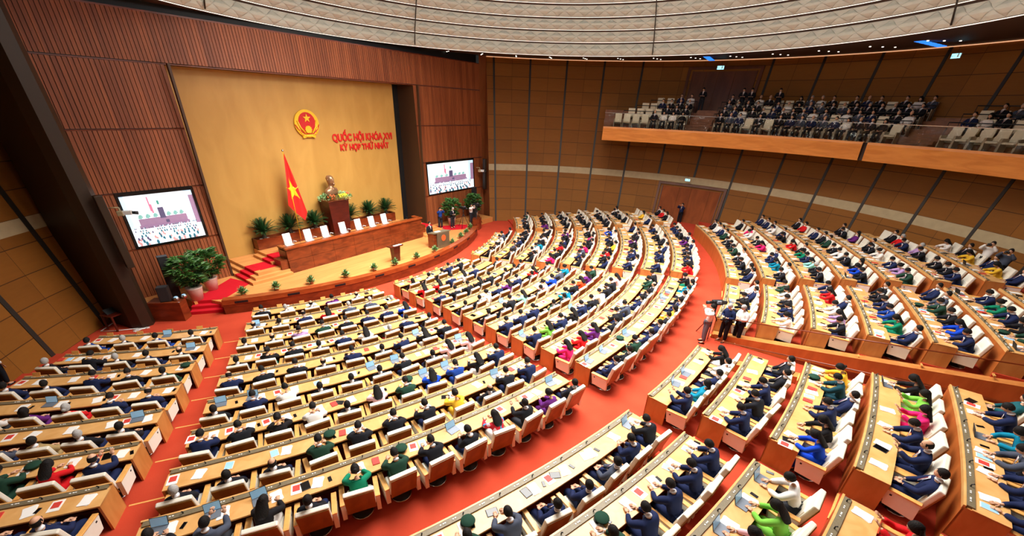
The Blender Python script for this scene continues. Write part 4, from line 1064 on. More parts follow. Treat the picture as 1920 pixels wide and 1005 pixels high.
# ------------------------------------------------------------------ who sits where (left to right seen from the row's left end)
# code letter = clothing, lower case man, upper case woman; digit = pose; h grey hair, x bald
OCC = {
('centre-left', 1): 'k1 gh0 kx0 V1 kx0 .', ('centre-left', 2): 'kx0 u0 nx1 R1 gh1 gh1 Y0', ('centre-left', 3): 'k0 kx0 L1 u1 k1 n1 n1 B1',
('centre-left', 4): 'k0 K1 k1 k0 n1 W1 K0 n1 k0', ('centre-left', 5): 'nx1 k1 k1 kx0 n1 k0 n1 K1 k1', ('centre-left', 6): 'k0 n1 w1 k0 k0 k0 k1 k0 P1 P1',
('centre-left', 7): 'n1 k1 K1 w1 k0 P1 u1 B1 b1 K1 n1', ('centre-left', 8): 'kh0 k0 kx0 u1 k1 k1 k1 Y1 kx0 k1 n1', ('centre-left', 9): 'k1 g2 K1 k0 G1 u1 k1 k3 C1 k2 V3 k0',
('left', 2): 'b0 kh0 b0 k0', ('left', 3): 'kh0 k1 kh0 n0 kx0', ('left', 4): 'n0 n0 n1 k3 u0', ('left', 5): '. w0 V0 Rh0 n3 nx3', ('left', 6): '. . . g0 y0 kh0 k0', ('left', 7): '. . . u1 u1 R1 nx2',
('left', 8): '. . . . . n0 nx0', ('left', 9): '. . . . . . .',
('centre', 1): 'K0 k0 k0 n1 k1 .', ('centre', 2): 'R1 R1 n1 W1 n1 . k0', ('centre', 3): 'n1 k1 k1 K1 k1 k0 k0 k0', ('centre', 4): 'k0 k0 W1 n1 V1 n1 k0 R1 k0',
('centre', 5): 'k0 k0 k1 M1 k0 P1 B1 g1 T1', ('centre', 6): 'n1 n1 n1 u0 k0 T1 k1 O1 V1 u1', ('centre', 7): 'n1 E1 n1 K1 n1 k1 w1 k1 k1 P1 .', ('centre', 8): 'Q1 R1 V1 k0 k1 g1 n0 k0 kx0 u1 k1',
('centre', 9): 'n0 k0 u3 n0 n0 k0 Y0 n0 k0 w0 T0 K1',
('centre-right', 1): 'k0 k0 kh0 w1 g1 k0', ('centre-right', 2): 'k0 k0 g1 n1 k1 k0 k1', ('centre-right', 3): 'k0 k1 w1 T1 k1 W1 k1 k0', ('centre-right', 4): 'Q1 k1 k0 R1 n1 k0 k1 V1 .',
('centre-right', 5): 'k0 n1 g1 Q1 k0 k0 Q0 k1 .', ('centre-right', 6): 'n0 k1 R1 k1 Y0 k1 n1 w0 B1 .', ('centre-right', 7): 'n1 W0 n1 n1 . k1 V1 k0 k0 . n0', ('centre-right', 8): 'n1 . n1 n1 n0 . k0 k1 . n1 .',
('centre-right', 9): 'R1 k1 n1 k1 n1 n0 V1 n0 k1 n1 n1 .',
('right', 2): 'k1 k1 g1 u0', ('right', 3): 'V1 k1 k1 k1 .', ('right', 4): 'k0 k1 k0 k1 .', ('right', 5): 'k0 k1 k1 k1 .', ('right', 6): 'k0 k0 k1 k1 . .', ('right', 7): '. k0 k1 k1 W0', ('right', 8): 'n0 . Y0 . .', ('right', 9): '. K0 R0 k0',
('far terrace', 10): 'n0 K0 k1 k1 w0 u1 k1 k1 . u0 n0 w0 k0', ('far terrace', 11): 'k1 w0 T1 n1 n0 . Q1 k1 . w1 Q0 . k0 .', ('far terrace', 12): 'k1 kh1 M1 n1 G1 k0 R1 . K1 n0 w1 n0 n0 n0',
('far terrace', 13): 'k1 B1 K0 k1 w1 k1 . u0 k0 n0 . R0 k0', ('far terrace', 14): 'u1 L1 n1 . W1 k1 k0 . V0 k1 k0', ('far terrace', 15): 'n1 k1 k1 . k1 L0 n1 R0 k0', ('far terrace', 16): 'n0 Y1 n0 Y1 k0 W1 .',
('near terrace', 10): '. K1 k1 n0 w0', ('near terrace', 11): 'W1 n1 k1 w1 u1', ('near terrace', 12): 'k1 L1 w1 n0 R1 n1', ('near terrace', 13): 'n0 G1 b1 n1 k1 k0', ('near terrace', 14): 'n1 B1 k1 u1 g0 n0', ('near terrace', 15): 'T1 u1 K1 n1 G1 n1 .',
('rear-centre', 10): 'n2 T0 n0 w0 K1', ('rear-centre', 11): 'n1 k1 n1 k0 k0', ('rear-centre', 12): 'B1 K1 n1 n0 a1 Y1', ('rear-centre', 13): 'n0 nx2 n1 Q2 E2 K1', ('rear-centre', 14): 'n1 n1 g1 T1 n1 D0',
('rear-left', 10): '. . . . . . u1 g1 n0 n0 g0 n3 k1', ('rear-left', 11): '. . . . . . . . . u1 n1 n1 n1 n1', ('rear-left', 12): '. . . . . . . . . . . P1 E1 w1', ('rear-left', 13): '. . . . . . . . . . . . . . R2',
}
CL = {'n': ('navy suit', S(26, 36, 72)), 'k': ('black suit', S(24, 25, 32)), 'g': ('grey suit', S(70, 76, 92)), 'b': ('bright blue suit', S(28, 62, 140)), 'w': ('white shirt', S(232, 228, 224)), 'u': ('dark green uniform', S(30, 62, 48)), 'a': ('teal uniform', S(20, 62, 72)), 'y': ('tan suit', S(168, 142, 96)),
      'R': ('red dress', S(204, 24, 30)), 'P': ('pale pink dress', S(236, 190, 196)), 'B': ('royal blue dress', S(16, 66, 190)), 'T': ('turquoise dress', S(10, 128, 160)), 'G': ('emerald dress', S(14, 124, 92)), 'Y': ('yellow dress', S(232, 182, 50)), 'V': ('purple dress', S(96, 34, 112)),
      'K': ('black jacket', S(24, 22, 26)), 'W': ('white dress', S(238, 230, 224)), 'O': ('orange dress', S(232, 76, 34)), 'M': ('mint dress', S(150, 218, 206)), 'C': ('patterned red and blue folk costume', S(200, 52, 64)), 'L': ('lilac dress', S(176, 140, 190)), 'E': ('lime green dress', S(120, 190, 70)), 'Q': ('magenta dress', S(220, 36, 110)), 'D': ('dark teal jumper', S(24, 84, 92))}
cloth = {}
for c_, (nm_, col_) in CL.items(): cloth[c_] = plain('cloth_' + nm_.replace(' ', '_'), col_, .85, 0, .05, 6, spec=.2)
def folk():
    m = cloth['C']; n_, l_ = m.node_tree.nodes, m.node_tree.links; b_ = n_['Principled BSDF']
    vo = n_.new('ShaderNodeTexVoronoi'); vo.inputs['Scale'].default_value = 9; tc = n_.new('ShaderNodeTexCoord'); l_.new(tc.outputs['Object'], vo.inputs['Vector'])
    cr = n_.new('ShaderNodeValToRGB'); cr.color_ramp.interpolation = 'CONSTANT'; e = cr.color_ramp.elements; e[0].color = S(206, 40, 56); e[1].position = .55; e[1].color = S(70, 150, 210); x = e.new(.75); x.color = S(236, 190, 200)
    sx = n_.new('ShaderNodeSeparateColor'); l_.new(vo.outputs['Color'], sx.inputs[0]); l_.new(sx.outputs[0], cr.inputs[0]); l_.new(cr.outputs[0], b_.inputs['Base Color'])
folk()
m_hair = plain('black_hair', S(24, 20, 19), .75, 0, .2, 30, spec=.25); m_hairg = plain('grey_hair', S(168, 166, 164), .85, 0, .15, 30, spec=.2); m_hairb = plain('brown_hair', S(44, 28, 22), .75, 0, .15, 30, spec=.25)
for m_ in (m_hair, m_hairg, m_hairb):
    nn_, ll_ = m_.node_tree.nodes, m_.node_tree.links; tx_ = nn_.new('ShaderNodeTexNoise'); tx_.inputs['Scale'].default_value = 55; tx_.inputs['Detail'].default_value = 3; tc_ = nn_.new('ShaderNodeTexCoord'); mp_ = nn_.new('ShaderNodeMapping'); mp_.inputs['Scale'].default_value = (1, 1, .25)
    ll_.new(tc_.outputs['Object'], mp_.inputs[0]); ll_.new(mp_.outputs[0], tx_.inputs['Vector']); bp_ = nn_.new('ShaderNodeBump'); bp_.inputs['Strength'].default_value = .8; bp_.inputs['Distance'].default_value = .012; ll_.new(tx_.outputs['Fac'], bp_.inputs['Height']); ll_.new(bp_.outputs[0], nn_['Principled BSDF'].inputs['Normal'])
m_trou = plain('dark_trousers', S(24, 26, 36), .8, 0, .05); m_shoe = plain('black_shoe', S(14, 14, 15), .35, 0, 0); m_shirt = plain('white_shirt', S(236, 236, 240), .7, 0, 0); m_tie = plain('dark_tie', S(110, 28, 36), .6, 0, 0)
m_eye = plain('eye_dark', S(24, 18, 16), .4, 0, 0); m_lip = plain('lips', S(176, 92, 84), .5, 0, 0)

def skin_mesh(nodes, edges, root_i=0, sub=1):
    me = bpy.data.meshes.new('tmp'); me.from_pydata([n_[0] for n_ in nodes], edges, [])
    o = bpy.data.objects.new('tmp', me); C.objects.link(o)
    bm = bmesh.new(); bm.from_mesh(me); sl = bm.verts.layers.skin.verify(); bm.verts.ensure_lookup_table()
    for i, v in enumerate(bm.verts): r_ = nodes[i][1]; v[sl].radius = r_ if isinstance(r_, tuple) else (r_, r_); v[sl].use_root = (i == root_i)
    bm.to_mesh(me); bm.free()
    o.modifiers.new('s', 'SKIN').branch_smoothing = .6; m_ = o.modifiers.new('d', 'SUBSURF'); m_.levels = sub; m_.render_levels = sub
    bpy.context.view_layer.update(); dg = bpy.context.evaluated_depsgraph_get(); r = bpy.data.meshes.new_from_object(o.evaluated_get(dg))
    V = [v.co.copy() for v in r.vertices]; F = [tuple(p.vertices) for p in r.polygons]
    bpy.data.objects.remove(o); return V, F
def hand(mb, wrist, fwd, side, up, curl=.5, mi=0):
    """palm with five bent fingers; fwd from the wrist, side towards the thumb"""
    fwd = Vector(fwd).normalized(); up = Vector(up).normalized(); side = fwd.cross(up).normalized() * side
    w = Vector(wrist); M_ = Matrix((side.to_4d(), fwd.to_4d(), up.to_4d(), (0, 0, 0, 1))).transposed(); M_.translation = w; M_[3][3] = 1
    for c_ in range(3): M_[3][c_] = 0
    mb.ball((0, .05, 0), (.042, .055, .017), 8, 5, mi, M_)
    for q, (x, L) in enumerate(((.03, .066), (.010, .075), (-.011, .07), (-.031, .055))):
        p0 = Vector((x, .088, 0)); p1 = p0 + Vector((0, L * .45, -.01 * curl)); p2 = p1 + Vector((0, L * .55 * math.cos(curl), -L * .55 * math.sin(curl)))
        mb.tube([M_ @ p0, M_ @ p1, M_ @ p2], [.0105, .0095, .0075], 5, mi)
    mb.tube([M_ @ Vector((.03, .03, 0)), M_ @ Vector((.058, .062, -.008)), M_ @ Vector((.062, .095, -.018))], [.013, .011, .009], 5, mi)
def head_parts(M_, woman=False):
    mb = MB(); n, m = 16, 12; vs = []
    for i in range(m + 1):
        t = PI * i / m
        for k in range(n):
            a = 2 * PI * k / n; x = math.sin(t) * math.cos(a); y = math.sin(t) * math.sin(a); z = -math.cos(t)
            fx = .08 * (1 - .28 * max(0, -z) ** 1.2); fy = .098 * (1 - .1 * max(0, -z)); X = x * fx; Y = y * fy + (.012 if z < 0 else 0) * -z * 1.3; Z = z * .118
            f = max(0, y) ** 6 * math.exp(-(x / .25) ** 2)
            if abs(z + .12) < .3: Y += f * .022 * (1 - abs(z + .12) / .3)                   # nose
            e = math.exp(-((abs(x) - .38) / .16) ** 2 - ((z - .1) / .12) ** 2) * max(0, y); Y -= e * .010      # eye sockets
            if z < -.62: Y += max(0, y) * .006
            vs.append(M_ @ Vector((X, Y, Z + .0)))
    fs = []
    for i in range(m):
        for k in range(n): fs.append((i * n + k, i * n + (k + 1) % n, (i + 1) * n + (k + 1) % n, (i + 1) * n + k))
    mb.add(vs, fs, 0, True)
    for s in (-1, 1):
        mb.ball((s * .077, .0, -.005), (.012, .02, .032), 6, 5, 0, M_)
        mb.ball((s * .03, .083, .016), (.014, .008, .007), 6, 4, 1, M_)
        mb.tube([M_ @ Vector((s * .012, .095, .036)), M_ @ Vector((s * .03, .093, .042)), M_ @ Vector((s * .048, .08, .034))], .0045, 4, 1)
    mb.tube([M_ @ Vector((-.022, .088, -.058)), M_ @ Vector((0, .097, -.056)), M_ @ Vector((.022, .088, -.058))], .006, 5, 2)
    return mb
def hair_mesh(kind, M_):
    mb = MB(); n, m = 16, 9; vs = []; fs = []
    tmax = {'short': .58, 'bald': .58, 'long': .66, 'bun': .6}[kind]
    for i in range(m + 1):
        for k in range(n):
            a = 2 * PI * k / n; y = math.sin(a)
            lim = tmax - (.24 * max(0, y) ** 1.5)
            lo = 0.
            if kind == 'bald': lo = .34 * max(0., 1 - 0.0)
            t = PI * (lo + (lim + (.08 if y < 0 else 0) - lo) * i / m)
            R = 1.075 if kind != 'bald' else 1.05
            if kind in ('long', 'bun'): R = 1.14
            x_, y_, z_ = math.sin(t) * math.cos(a), math.sin(t) * math.sin(a), math.cos(t)
            fx = .083; fy = .102
            vs.append(M_ @ Vector((x_ * fx * R, y_ * fy * R - .004, z_ * .118 * R)))
    for i in range(m):
        for k in range(n): fs.append((i * n + k, (i + 1) * n + k, (i + 1) * n + (k + 1) % n, i * n + (k + 1) % n))
    if kind == 'bald':
        # keep only sides and back
        keep = []
        for f in fs:
            k = f[0] % n; a = 2 * PI * (k + .5) / n
            if math.sin(a) < .45: keep.append(f)
        fs = keep
    mb.add(vs, fs, 0, True)
    if kind == 'long':
        prof = [(.05, .09), (-.04, .112), (-.12, .128), (-.20, .13), (-.27, .115), (-.32, .07)]; vs = []; fs = []; q = 10
        for z, w in prof:
            for k in range(q):
                a = 2 * PI * k / q; vs.append(M_ @ Vector((math.cos(a) * w, -.06 + math.sin(a) * (.055 if math.sin(a) < 0 else .03) - max(0, -z) * .16, z)))
        for i in range(len(prof) - 1):
            for k in range(q): fs.append((i * q + k, (i + 1) * q + k, (i + 1) * q + (k + 1) % q, i * q + (k + 1) % q))
        fs.append(tuple(range((len(prof) - 1) * q, len(prof) * q))); mb.add(vs, fs, 0, True)
    if kind == 'bun': mb.ball((0, -.12, .0), (.05, .045, .045), 10, 7, 0, M_)
    return mb
def person_proto(pose, hair, kind, standing=False):
    """kind: suit / dress / shirt ; pose: 0 back, 1 writing, 2 holding up, 3 looking down at hands ; standing poses: 10 neutral, 11 camera at eye, 12 hands folded"""
    woman = kind == 'dress'
    hz = .94 if standing else .56
    L = {0: -14, 1: 20, 2: 6, 3: 4, 10: 0, 11: -2, 12: 3}[pose]; hp = {0: 4, 1: 22, 2: 12, 3: 34, 10: 0, 11: 2, 12: 26}[pose]
    H = Vector((0, 0 if standing else -.13, hz)); Rl = Matrix.Rotation(-rad(L), 3, 'X')
    up = lambda z, y=0., x=0.: H + Rl @ Vector((x, y, z))
    sc = .92 if woman else 1.
    belly = up(.18, .01); chest = up(.36 * sc, .0); nb = up(.49 * sc, -.01); neck = up(.56 * sc, .0)
    sw = .175 if not woman else .15
    sh = {s: up(.44 * sc, -.01, s * sw) for s in (-1, 1)}
    if pose == 0: el = {s: Vector((s * .25, -.1, H.z + .2)) for s in (-1, 1)}; wr = {s: Vector((s * .09, .14, H.z + .14)) for s in (-1, 1)}; hd = {s: (-s * .5, .8, -.1) for s in (-1, 1)}
    elif pose == 1: el = {s: Vector((s * .28, .2, .80)) for s in (-1, 1)}; wr = {s: Vector((s * .12, .42, .79)) for s in (-1, 1)}; hd = {s: (-s * .35, .9, -.02) for s in (-1, 1)}
    elif pose == 2: el = {s: Vector((s * .24, .14, .84)) for s in (-1, 1)}; wr = {s: Vector((s * .13, .36, .97)) for s in (-1, 1)}; hd = {s: (-s * .2, .6, .6) for s in (-1, 1)}
    elif pose == 3: el = {s: Vector((s * .23, .02, .76)) for s in (-1, 1)}; wr = {s: Vector((s * .08, .24, .84)) for s in (-1, 1)}; hd = {s: (-s * .5, .7, .2) for s in (-1, 1)}
    elif pose == 10: el = {s: H + Vector((s * .24, -.02, .12)) for s in (-1, 1)}; wr = {s: H + Vector((s * .22, .08, -.1)) for s in (-1, 1)}; hd = {s: (0, .3, -1) for s in (-1, 1)}
    elif pose == 11: el = {s: H + Vector((s * .28, .2, .42)) for s in (-1, 1)}; wr = {s: H + Vector((s * .12, .26, .66)) for s in (-1, 1)}; hd = {s: (-s * .6, .5, .3) for s in (-1, 1)}
    else: el = {s: H + Vector((s * .25, .02, .2)) for s in (-1, 1)}; wr = {s: H + Vector((s * .12, .24, .22)) for s in (-1, 1)}; hd = {s: (-s * .8, .5, .1) for s in (-1, 1)}
    if standing: kn = {s: Vector((s * .11, .03, .50)) for s in (-1, 1)}; an = {s: Vector((s * .12, 0, .09)) for s in (-1, 1)}
    else: kn = {s: Vector((s * .12, .30, .53)) for s in (-1, 1)}; an = {s: Vector((s * .12, .26, .1)) for s in (-1, 1)}
    hip = {s: H + Vector((s * .095, .02, -.02)) for s in (-1, 1)}
    ft = {s: an[s] + Vector((s * .01, .14, -.045)) for s in (-1, 1)}
    nodes = [(H, (.12, .09)), (belly, (.11, .08)), (chest, (.10, .07)), (nb, (.055, .055)), (neck, (.055, .055))]; edges = [(0, 1), (1, 2), (2, 3), (3, 4)]
    for s in (-1, 1):
        b = len(nodes); nodes += [(sh[s], .038), (el[s], .036), (wr[s], (.03, .026))]; edges += [(2, b), (b, b + 1), (b + 1, b + 2)]
        b = len(nodes); nodes += [(hip[s], .075), (kn[s], .052), (an[s], .038), (ft[s], (.035, .025))]; edges += [(0, b), (b, b + 1), (b + 1, b + 2), (b + 2, b + 3)]
    V, F = skin_mesh(nodes, edges)
    body = MB(); body.add(V, F, 0, True)
    Mh = Matrix.Translation(neck) @ Matrix.Rotation(-rad(L * .5 + hp), 4, 'X') @ Matrix.Translation((0, .02, .135))
    hdm = head_parts(Mh, woman); b0 = len(body.v)
    body.v += hdm.v; body.f += [tuple(q + b0 for q in f) for f in hdm.f]; body.m += hdm.m; body.sm += hdm.sm
    for s in (-1, 1): hand(body, wr[s], hd[s], -s, (0, 0, 1) if pose != 2 else (0, -.6, .6), .5)
    t = thing('person', (0, 0, 0), 0, 'x', 'person')
    body.build('body', [m_skin, m_eye, m_lip], t)
    hair_mesh(hair, Mh).build('hair', m_hair, t)
    k_ = 1.26
    nodes = [(H + Vector((0, 0, -.02)), (.20, .16)), (belly, (.195, .15)), (chest, (.225 if not woman else .19, .155)), (nb, (.12, .11))]; edges = [(0, 1), (1, 2), (2, 3)]
    for s in (-1, 1):
        b = len(nodes); w2 = wr[s] - (Vector(wr[s]) - el[s]).normalized() * .02
        nodes += [(sh[s], .108 if not woman else .09), (el[s], .076 if not woman else .066), (w2, .054)]; edges += [(2, b), (b, b + 1), (b + 1, b + 2)]
    V, F = skin_mesh(nodes, edges); g = MB(); g.add(V, F, 0, True)
    g.build({'suit': 'jacket', 'dress': 'dress', 'shirt': 'shirt'}[kind], cloth['k'], t)
    nodes = [(H + Vector((0, 0, -.04)), (.14, .11))]; edges = []
    for s in (-1, 1):
        b = len(nodes); nodes += [(hip[s], .115), (kn[s], .088), (an[s] + Vector((0, 0, .02)), .07)]; edges += [(0, b), (b, b + 1), (b + 1, b + 2)]
    V, F = skin_mesh(nodes, edges); g = MB(); g.add(V, F, 0, True); g.build('trousers', m_trou, t)
    for s in (-1, 1):
        g = MB(); M_ = Matrix.Translation(an[s] + Vector((0, .07, -.06))); g.ball((0, 0, 0), (.045, .13, .04), 8, 5, 0, M_); g.build('shoe', m_shoe, t)
    if kind == 'suit':
        g = MB(); c0 = up(.545 * sc, -.005); ax = (neck - nb).normalized(); g.tube([c0 - ax * .012, c0 + ax * .016], [.07, .062], 12)
        g.add([up(.50, .10, -.05), up(.50, .10, .05), up(.26, .175, 0)], [(0, 2, 1)]); g.add([up(.50, .10, -.05), up(.50, .10, .05), up(.26, .165, 0)], [(0, 1, 2)])
        o = g.build('shirt', m_shirt, t)
        g = MB(); g.add([up(.47, .12, -.014), up(.47, .12, .014), up(.30, .178, .012), up(.28, .18, 0), up(.30, .178, -.012)], [(4, 3, 2, 1, 0)]); g.build('tie', m_tie, o)
    return t
PROTO = {}
def proto(pose, hair, kind, standing=False):
    key = (pose, hair, kind, standing)
    if key not in PROTO: PROTO[key] = person_proto(*key)
    return PROTO[key]
USED = set()
def dress_person(t, code, hairmat, top_mat=None):
    for ch in t.children:
        base = ch.name.split('.')[0]
        if base in ('jacket', 'dress', 'shirt') and ch.type == 'MESH':
            if base == 'shirt' and ch.material_slots[0].material == m_shirt and any(c.name.startswith('jacket') for c in t.children): continue
            ch.material_slots[0].link = 'OBJECT'; ch.material_slots[0].material = top_mat or cloth[code]
        if base == 'hair' and hairmat is not m_hair: ch.material_slots[0].link = 'OBJECT'; ch.material_slots[0].material = hairmat
        if base == 'trousers' and code in 'uaynb' and not top_mat: ch.material_slots[0].link = 'OBJECT'; ch.material_slots[0].material = cloth[code]
        if base == 'trousers' and code in 'RPBTGYVWOMCLEQ': ch.material_slots[0].link = 'OBJECT'; ch.material_slots[0].material = cloth['W'] if code in 'PWLCM' else cloth[code]
def parse(tok):
    if not tok or tok == '.': return None
    code = tok[0]; hh = 'h' in tok[1:]; bx = 'x' in tok[1:]; pose = int([c for c in tok if c.isdigit()][0])
    return code, hh, bx, pose
def pick(tok, rnd):
    code, hh, bx, pose = tok
    woman = code.isupper()
    hair = ('long' if rnd.random() < .7 else 'bun') if woman else ('bald' if bx else 'short')
    kind = 'dress' if woman else ('shirt' if code == 'w' else 'suit')
    if hh and woman: hair = 'bun'
    return hair, kind, (m_hairg if hh else m_hair)
POSEW = {0: 'sitting back', 1: 'leaning over the desk', 2: 'reading held-up papers', 3: 'looking down at hands'}
prng = random.Random(11)
WOMENW = 'long dark hair'
bulk_ch = Bulk(); bulk_pp = Bulk()
chair_pack = merged(chair0); chair_pack = (np.array([tuple(v) for v in chair_pack[0]]),) + chair_pack[1:]
ppack = {}
def person_pack(key):
    if key not in ppack:
        p_ = merged(proto(*key)); ppack[key] = (np.array([tuple(v) for v in p_[0]]),) + p_[1:]
    return ppack[key]
first_ch = True
occupied = {}
for s in SEATS:
    toks = OCC.get((s['block'], s['k']), '').split()
    tk = parse(toks[s['i']]) if s['i'] < len(toks) else (None if toks else parse(prng.choice(['k0', 'k1', 'n1', '.'])))
    s['tok'] = tk
for j, s in enumerate(SEATS):
    jit = prng.uniform(-.12, .12); jr = prng.uniform(-.03, .05)
    p = s['p']; rz = s['th'] + jit; tk = s['tok']
    if tk is None or tk[3] == 1: jr += .0
    e, rn, bn = place_words(s['block'], s['k'], s['i'], s['n'])
    where = '%s, %s, %s' % (e, rn, bn)
    back = pol(rk(s['k']) + .93 + jr, s['th'], zk(s['k']))
    Mc = Matrix.Translation(back) @ Matrix.Rotation(rz, 4, 'Z')
    if j < 300:
        c = chair0 if first_ch else copy_tree(chair0)
        first_ch = False
        c.location = back; c.rotation_euler = (0, 0, rz); c['label'] = '%s armchair, %s' % ('empty cream' if tk is None else 'occupied cream', where); c['group'] = 'cream leather armchairs with brown wooden backs'
    else: bulk_ch.add(chair_pack, Mc)
    if tk:
        code, hh, bx, pose = tk; hair, kind, hm = pick(tk, prng); key = (pose, hair, kind, False)
        prz = rz + prng.uniform(-.18, .18); pp = back - Vector((0, 0, 0)); fx = {0: 0, 1: .04, 2: .02, 3: 0}[pose]
        pp = back + Vector((-math.sin(rz), math.cos(rz), 0)) * fx
        s['pp'] = (pp, prz)
        if j < 300:
            t = proto(*key)
            if key in USED: t = copy_tree(t)
            else:
                USED.add(key)
                ppack.setdefault(key, None)
                if ppack[key] is None: del ppack[key]; person_pack(key)
            t.location = pp; t.rotation_euler = (0, 0, prz)
            dress_person(t, code, hm)
            hw = 'grey-haired ' if hh else ('bald ' if bx else '')
            lb = 'seated %sperson in %s, %s' % (hw, CL[code][0], where)
            t['label'] = lb; t['group'] = 'seated delegates'
        else:
            Mp = Matrix.Translation(pp) @ Matrix.Rotation(prz, 4, 'Z')
            remap = {cloth['k']: cloth[code]}
            if hh: remap[m_hair] = m_hairg
            s['far'] = (key, Mp, remap)
# far people and chairs of the hall as one body each
FARP = [s for s in SEATS[300:] if s['tok']]
for s in FARP:
    key, Mp, remap = s['far']; bulk_pp.add(person_pack(key), Mp, remap)

# ------------------------------------------------------------------ balcony
BCX, BCY, BR = -1., -28., 19.
BZ = -.13
root = thing('balcony', (17, -32, 7.65 + BZ), 0, 'curved balcony with a bright wood fascia along the right wall', 'balcony')
org = Vector((17, -32, 7.65))
m_fascia = wood('fascia_wood', S(190, 114, 42), S(212, 136, 60), .35, (.5, .5, 3), 1.5)
def barc(r0, r1, z0, z1, a0, a1, mi=0): mb = MB(); mb.arc(r0, r1, z0, z1, a0, a1, cy=BCY, cx=BCX, mi=mi); return mb
A_R, A_L, gap = rad(22), rad(114), rad(63.6)
mb = MB()
vs = []
def fasc(a0, a1):
    mb = MB(); n = max(2, int((a1 - a0) / rad(2)))
    for i in range(n):
        b0 = a0 + (a1 - a0) * i / n; b1 = a0 + (a1 - a0) * (i + 1) / n
        q = [(19.02, 8.62), (19.0, 8.5), (19.12, 7.65), (19.3, 7.65), (19.3, 8.62)]
        for j in range(len(q)):
            (ra, za), (rb, zb_) = q[j], q[(j + 1) % len(q)]
            mb.add([pol(ra, b0, za, BCX, BCY), pol(ra, b1, za, BCX, BCY), pol(rb, b1, zb_, BCX, BCY), pol(rb, b0, zb_, BCX, BCY)], [(0, 1, 2, 3)])
    mb.add([pol(r_, a1, z_, BCX, BCY) for r_, z_ in q], [(4, 3, 2, 1, 0)]); return mb
fasc(A_R, gap - rad(.35)).build('fascia', m_fascia, root, org); fasc(gap + rad(.35), A_L).build('fascia', m_fascia, root, org)
def deck_out(th, z):
    r = 19.3; 
    while True:
        p = pol(r, th, z, BCX, BCY)
        if math.hypot(p.x, p.y - WC) > wallR(z) - .02 or r > 26: return r
        r += .05
def deck(z0, z1, rin, a0, a1, mat, nm_):
    mb = MB(); n = int((a1 - a0) / rad(1.5)) + 1; top = []
    for i in range(n + 1):
        th = a0 + (a1 - a0) * i / n; ro = max(rin + .02, deck_out(th, z1) + .1); top.append((pol(rin, th, 0, BCX, BCY), pol(ro, th, 0, BCX, BCY)))
    for i in range(n):
        (a, b), (c, d) = top[i], top[i + 1]
        P = lambda p, z: (p.x, p.y, z)
        mb.add([P(a, z0), P(b, z0), P(d, z0), P(c, z0), P(a, z1), P(b, z1), P(d, z1), P(c, z1)], [(3, 2, 1, 0), (4, 5, 6, 7), (0, 4, 7, 3)] + ([(0, 1, 5, 4)] if i == 0 else []) + ([(3, 7, 6, 2)] if i == n - 1 else []))
    return mb.build(nm_, mat, root, org)
deck(7.66, 8.58, 19.25, A_R, A_L, m_soffit, 'slab')
TIER = []
m_bstep = wood('balcony_step', S(112, 62, 32), S(134, 78, 42), .5, (1, 1, 1), 3)
for j in range(1, 4): deck(8.5, 8.58 + .4 * j, 19.25 + .85 * j, A_R, A_L, m_bstep, 'tier')
# glass front and rails
def zg(th): return 9.58
mb = barc(19.04, 19.055, 8.62, 9.56, A_R, A_L)
def wavy():
    m, n_, l_, b = newmat('wavy_glass'); b.inputs['Base Color'].default_value = (.84, .88, .88, 1); b.inputs['Roughness'].default_value = .04; b.inputs['Transmission Weight'].default_value = 1; b.inputs['IOR'].default_value = 1.25
    tc = n_.new('ShaderNodeTexCoord'); mp = n_.new('ShaderNodeMapping'); mp.inputs['Scale'].default_value = (1, 1, .5); tx = n_.new('ShaderNodeTexNoise'); tx.inputs['Scale'].default_value = 2.4; tx.inputs['Detail'].default_value = 2
    bp = n_.new('ShaderNodeBump'); bp.inputs['Strength'].default_value = 1.; bp.inputs['Distance'].default_value = .16
    l_.new(tc.outputs['Object'], mp.inputs[0]); l_.new(mp.outputs[0], tx.inputs['Vector']); l_.new(tx.outputs['Fac'], bp.inputs['Height']); l_.new(bp.outputs[0], b.inputs['Normal']); return m
mb.build('glass_front', wavy(), root, org)
barc(19.03, 19.07, 9.56, 9.585, A_R, A_L).build('glass_edge', m_chrome, root, org)
def balc_rail(j, a0, a1):
    r = 19.3 + .85 * j; z = 8.58 + .4 * j + .78; mb = MB()
    while a0 < a1 and deck_out(a0, z) < r + .1: a0 += rad(1)
    n = max(2, int((a1 - a0) / rad(3))); mb.tube([pol(r, a0 + (a1 - a0) * i / n, z, BCX, BCY) for i in range(n + 1)], .03, 6)
    for i in range(n + 1): p = pol(r, a0 + (a1 - a0) * i / n, z, BCX, BCY); mb.tube([p - Vector((0, 0, .78)), p], .014, 5)
    mb.build('handrail', m_black, root, org)
BL = [(rad(96.0), rad(112.5)), (rad(60), rad(91.5)), (rad(28), rad(55.5))]
for j in (1, 2, 3):
    for a0, a1 in BL: balc_rail(j, a0, a1 - (rad(2.5) * j if a1 > rad(100) else 0))
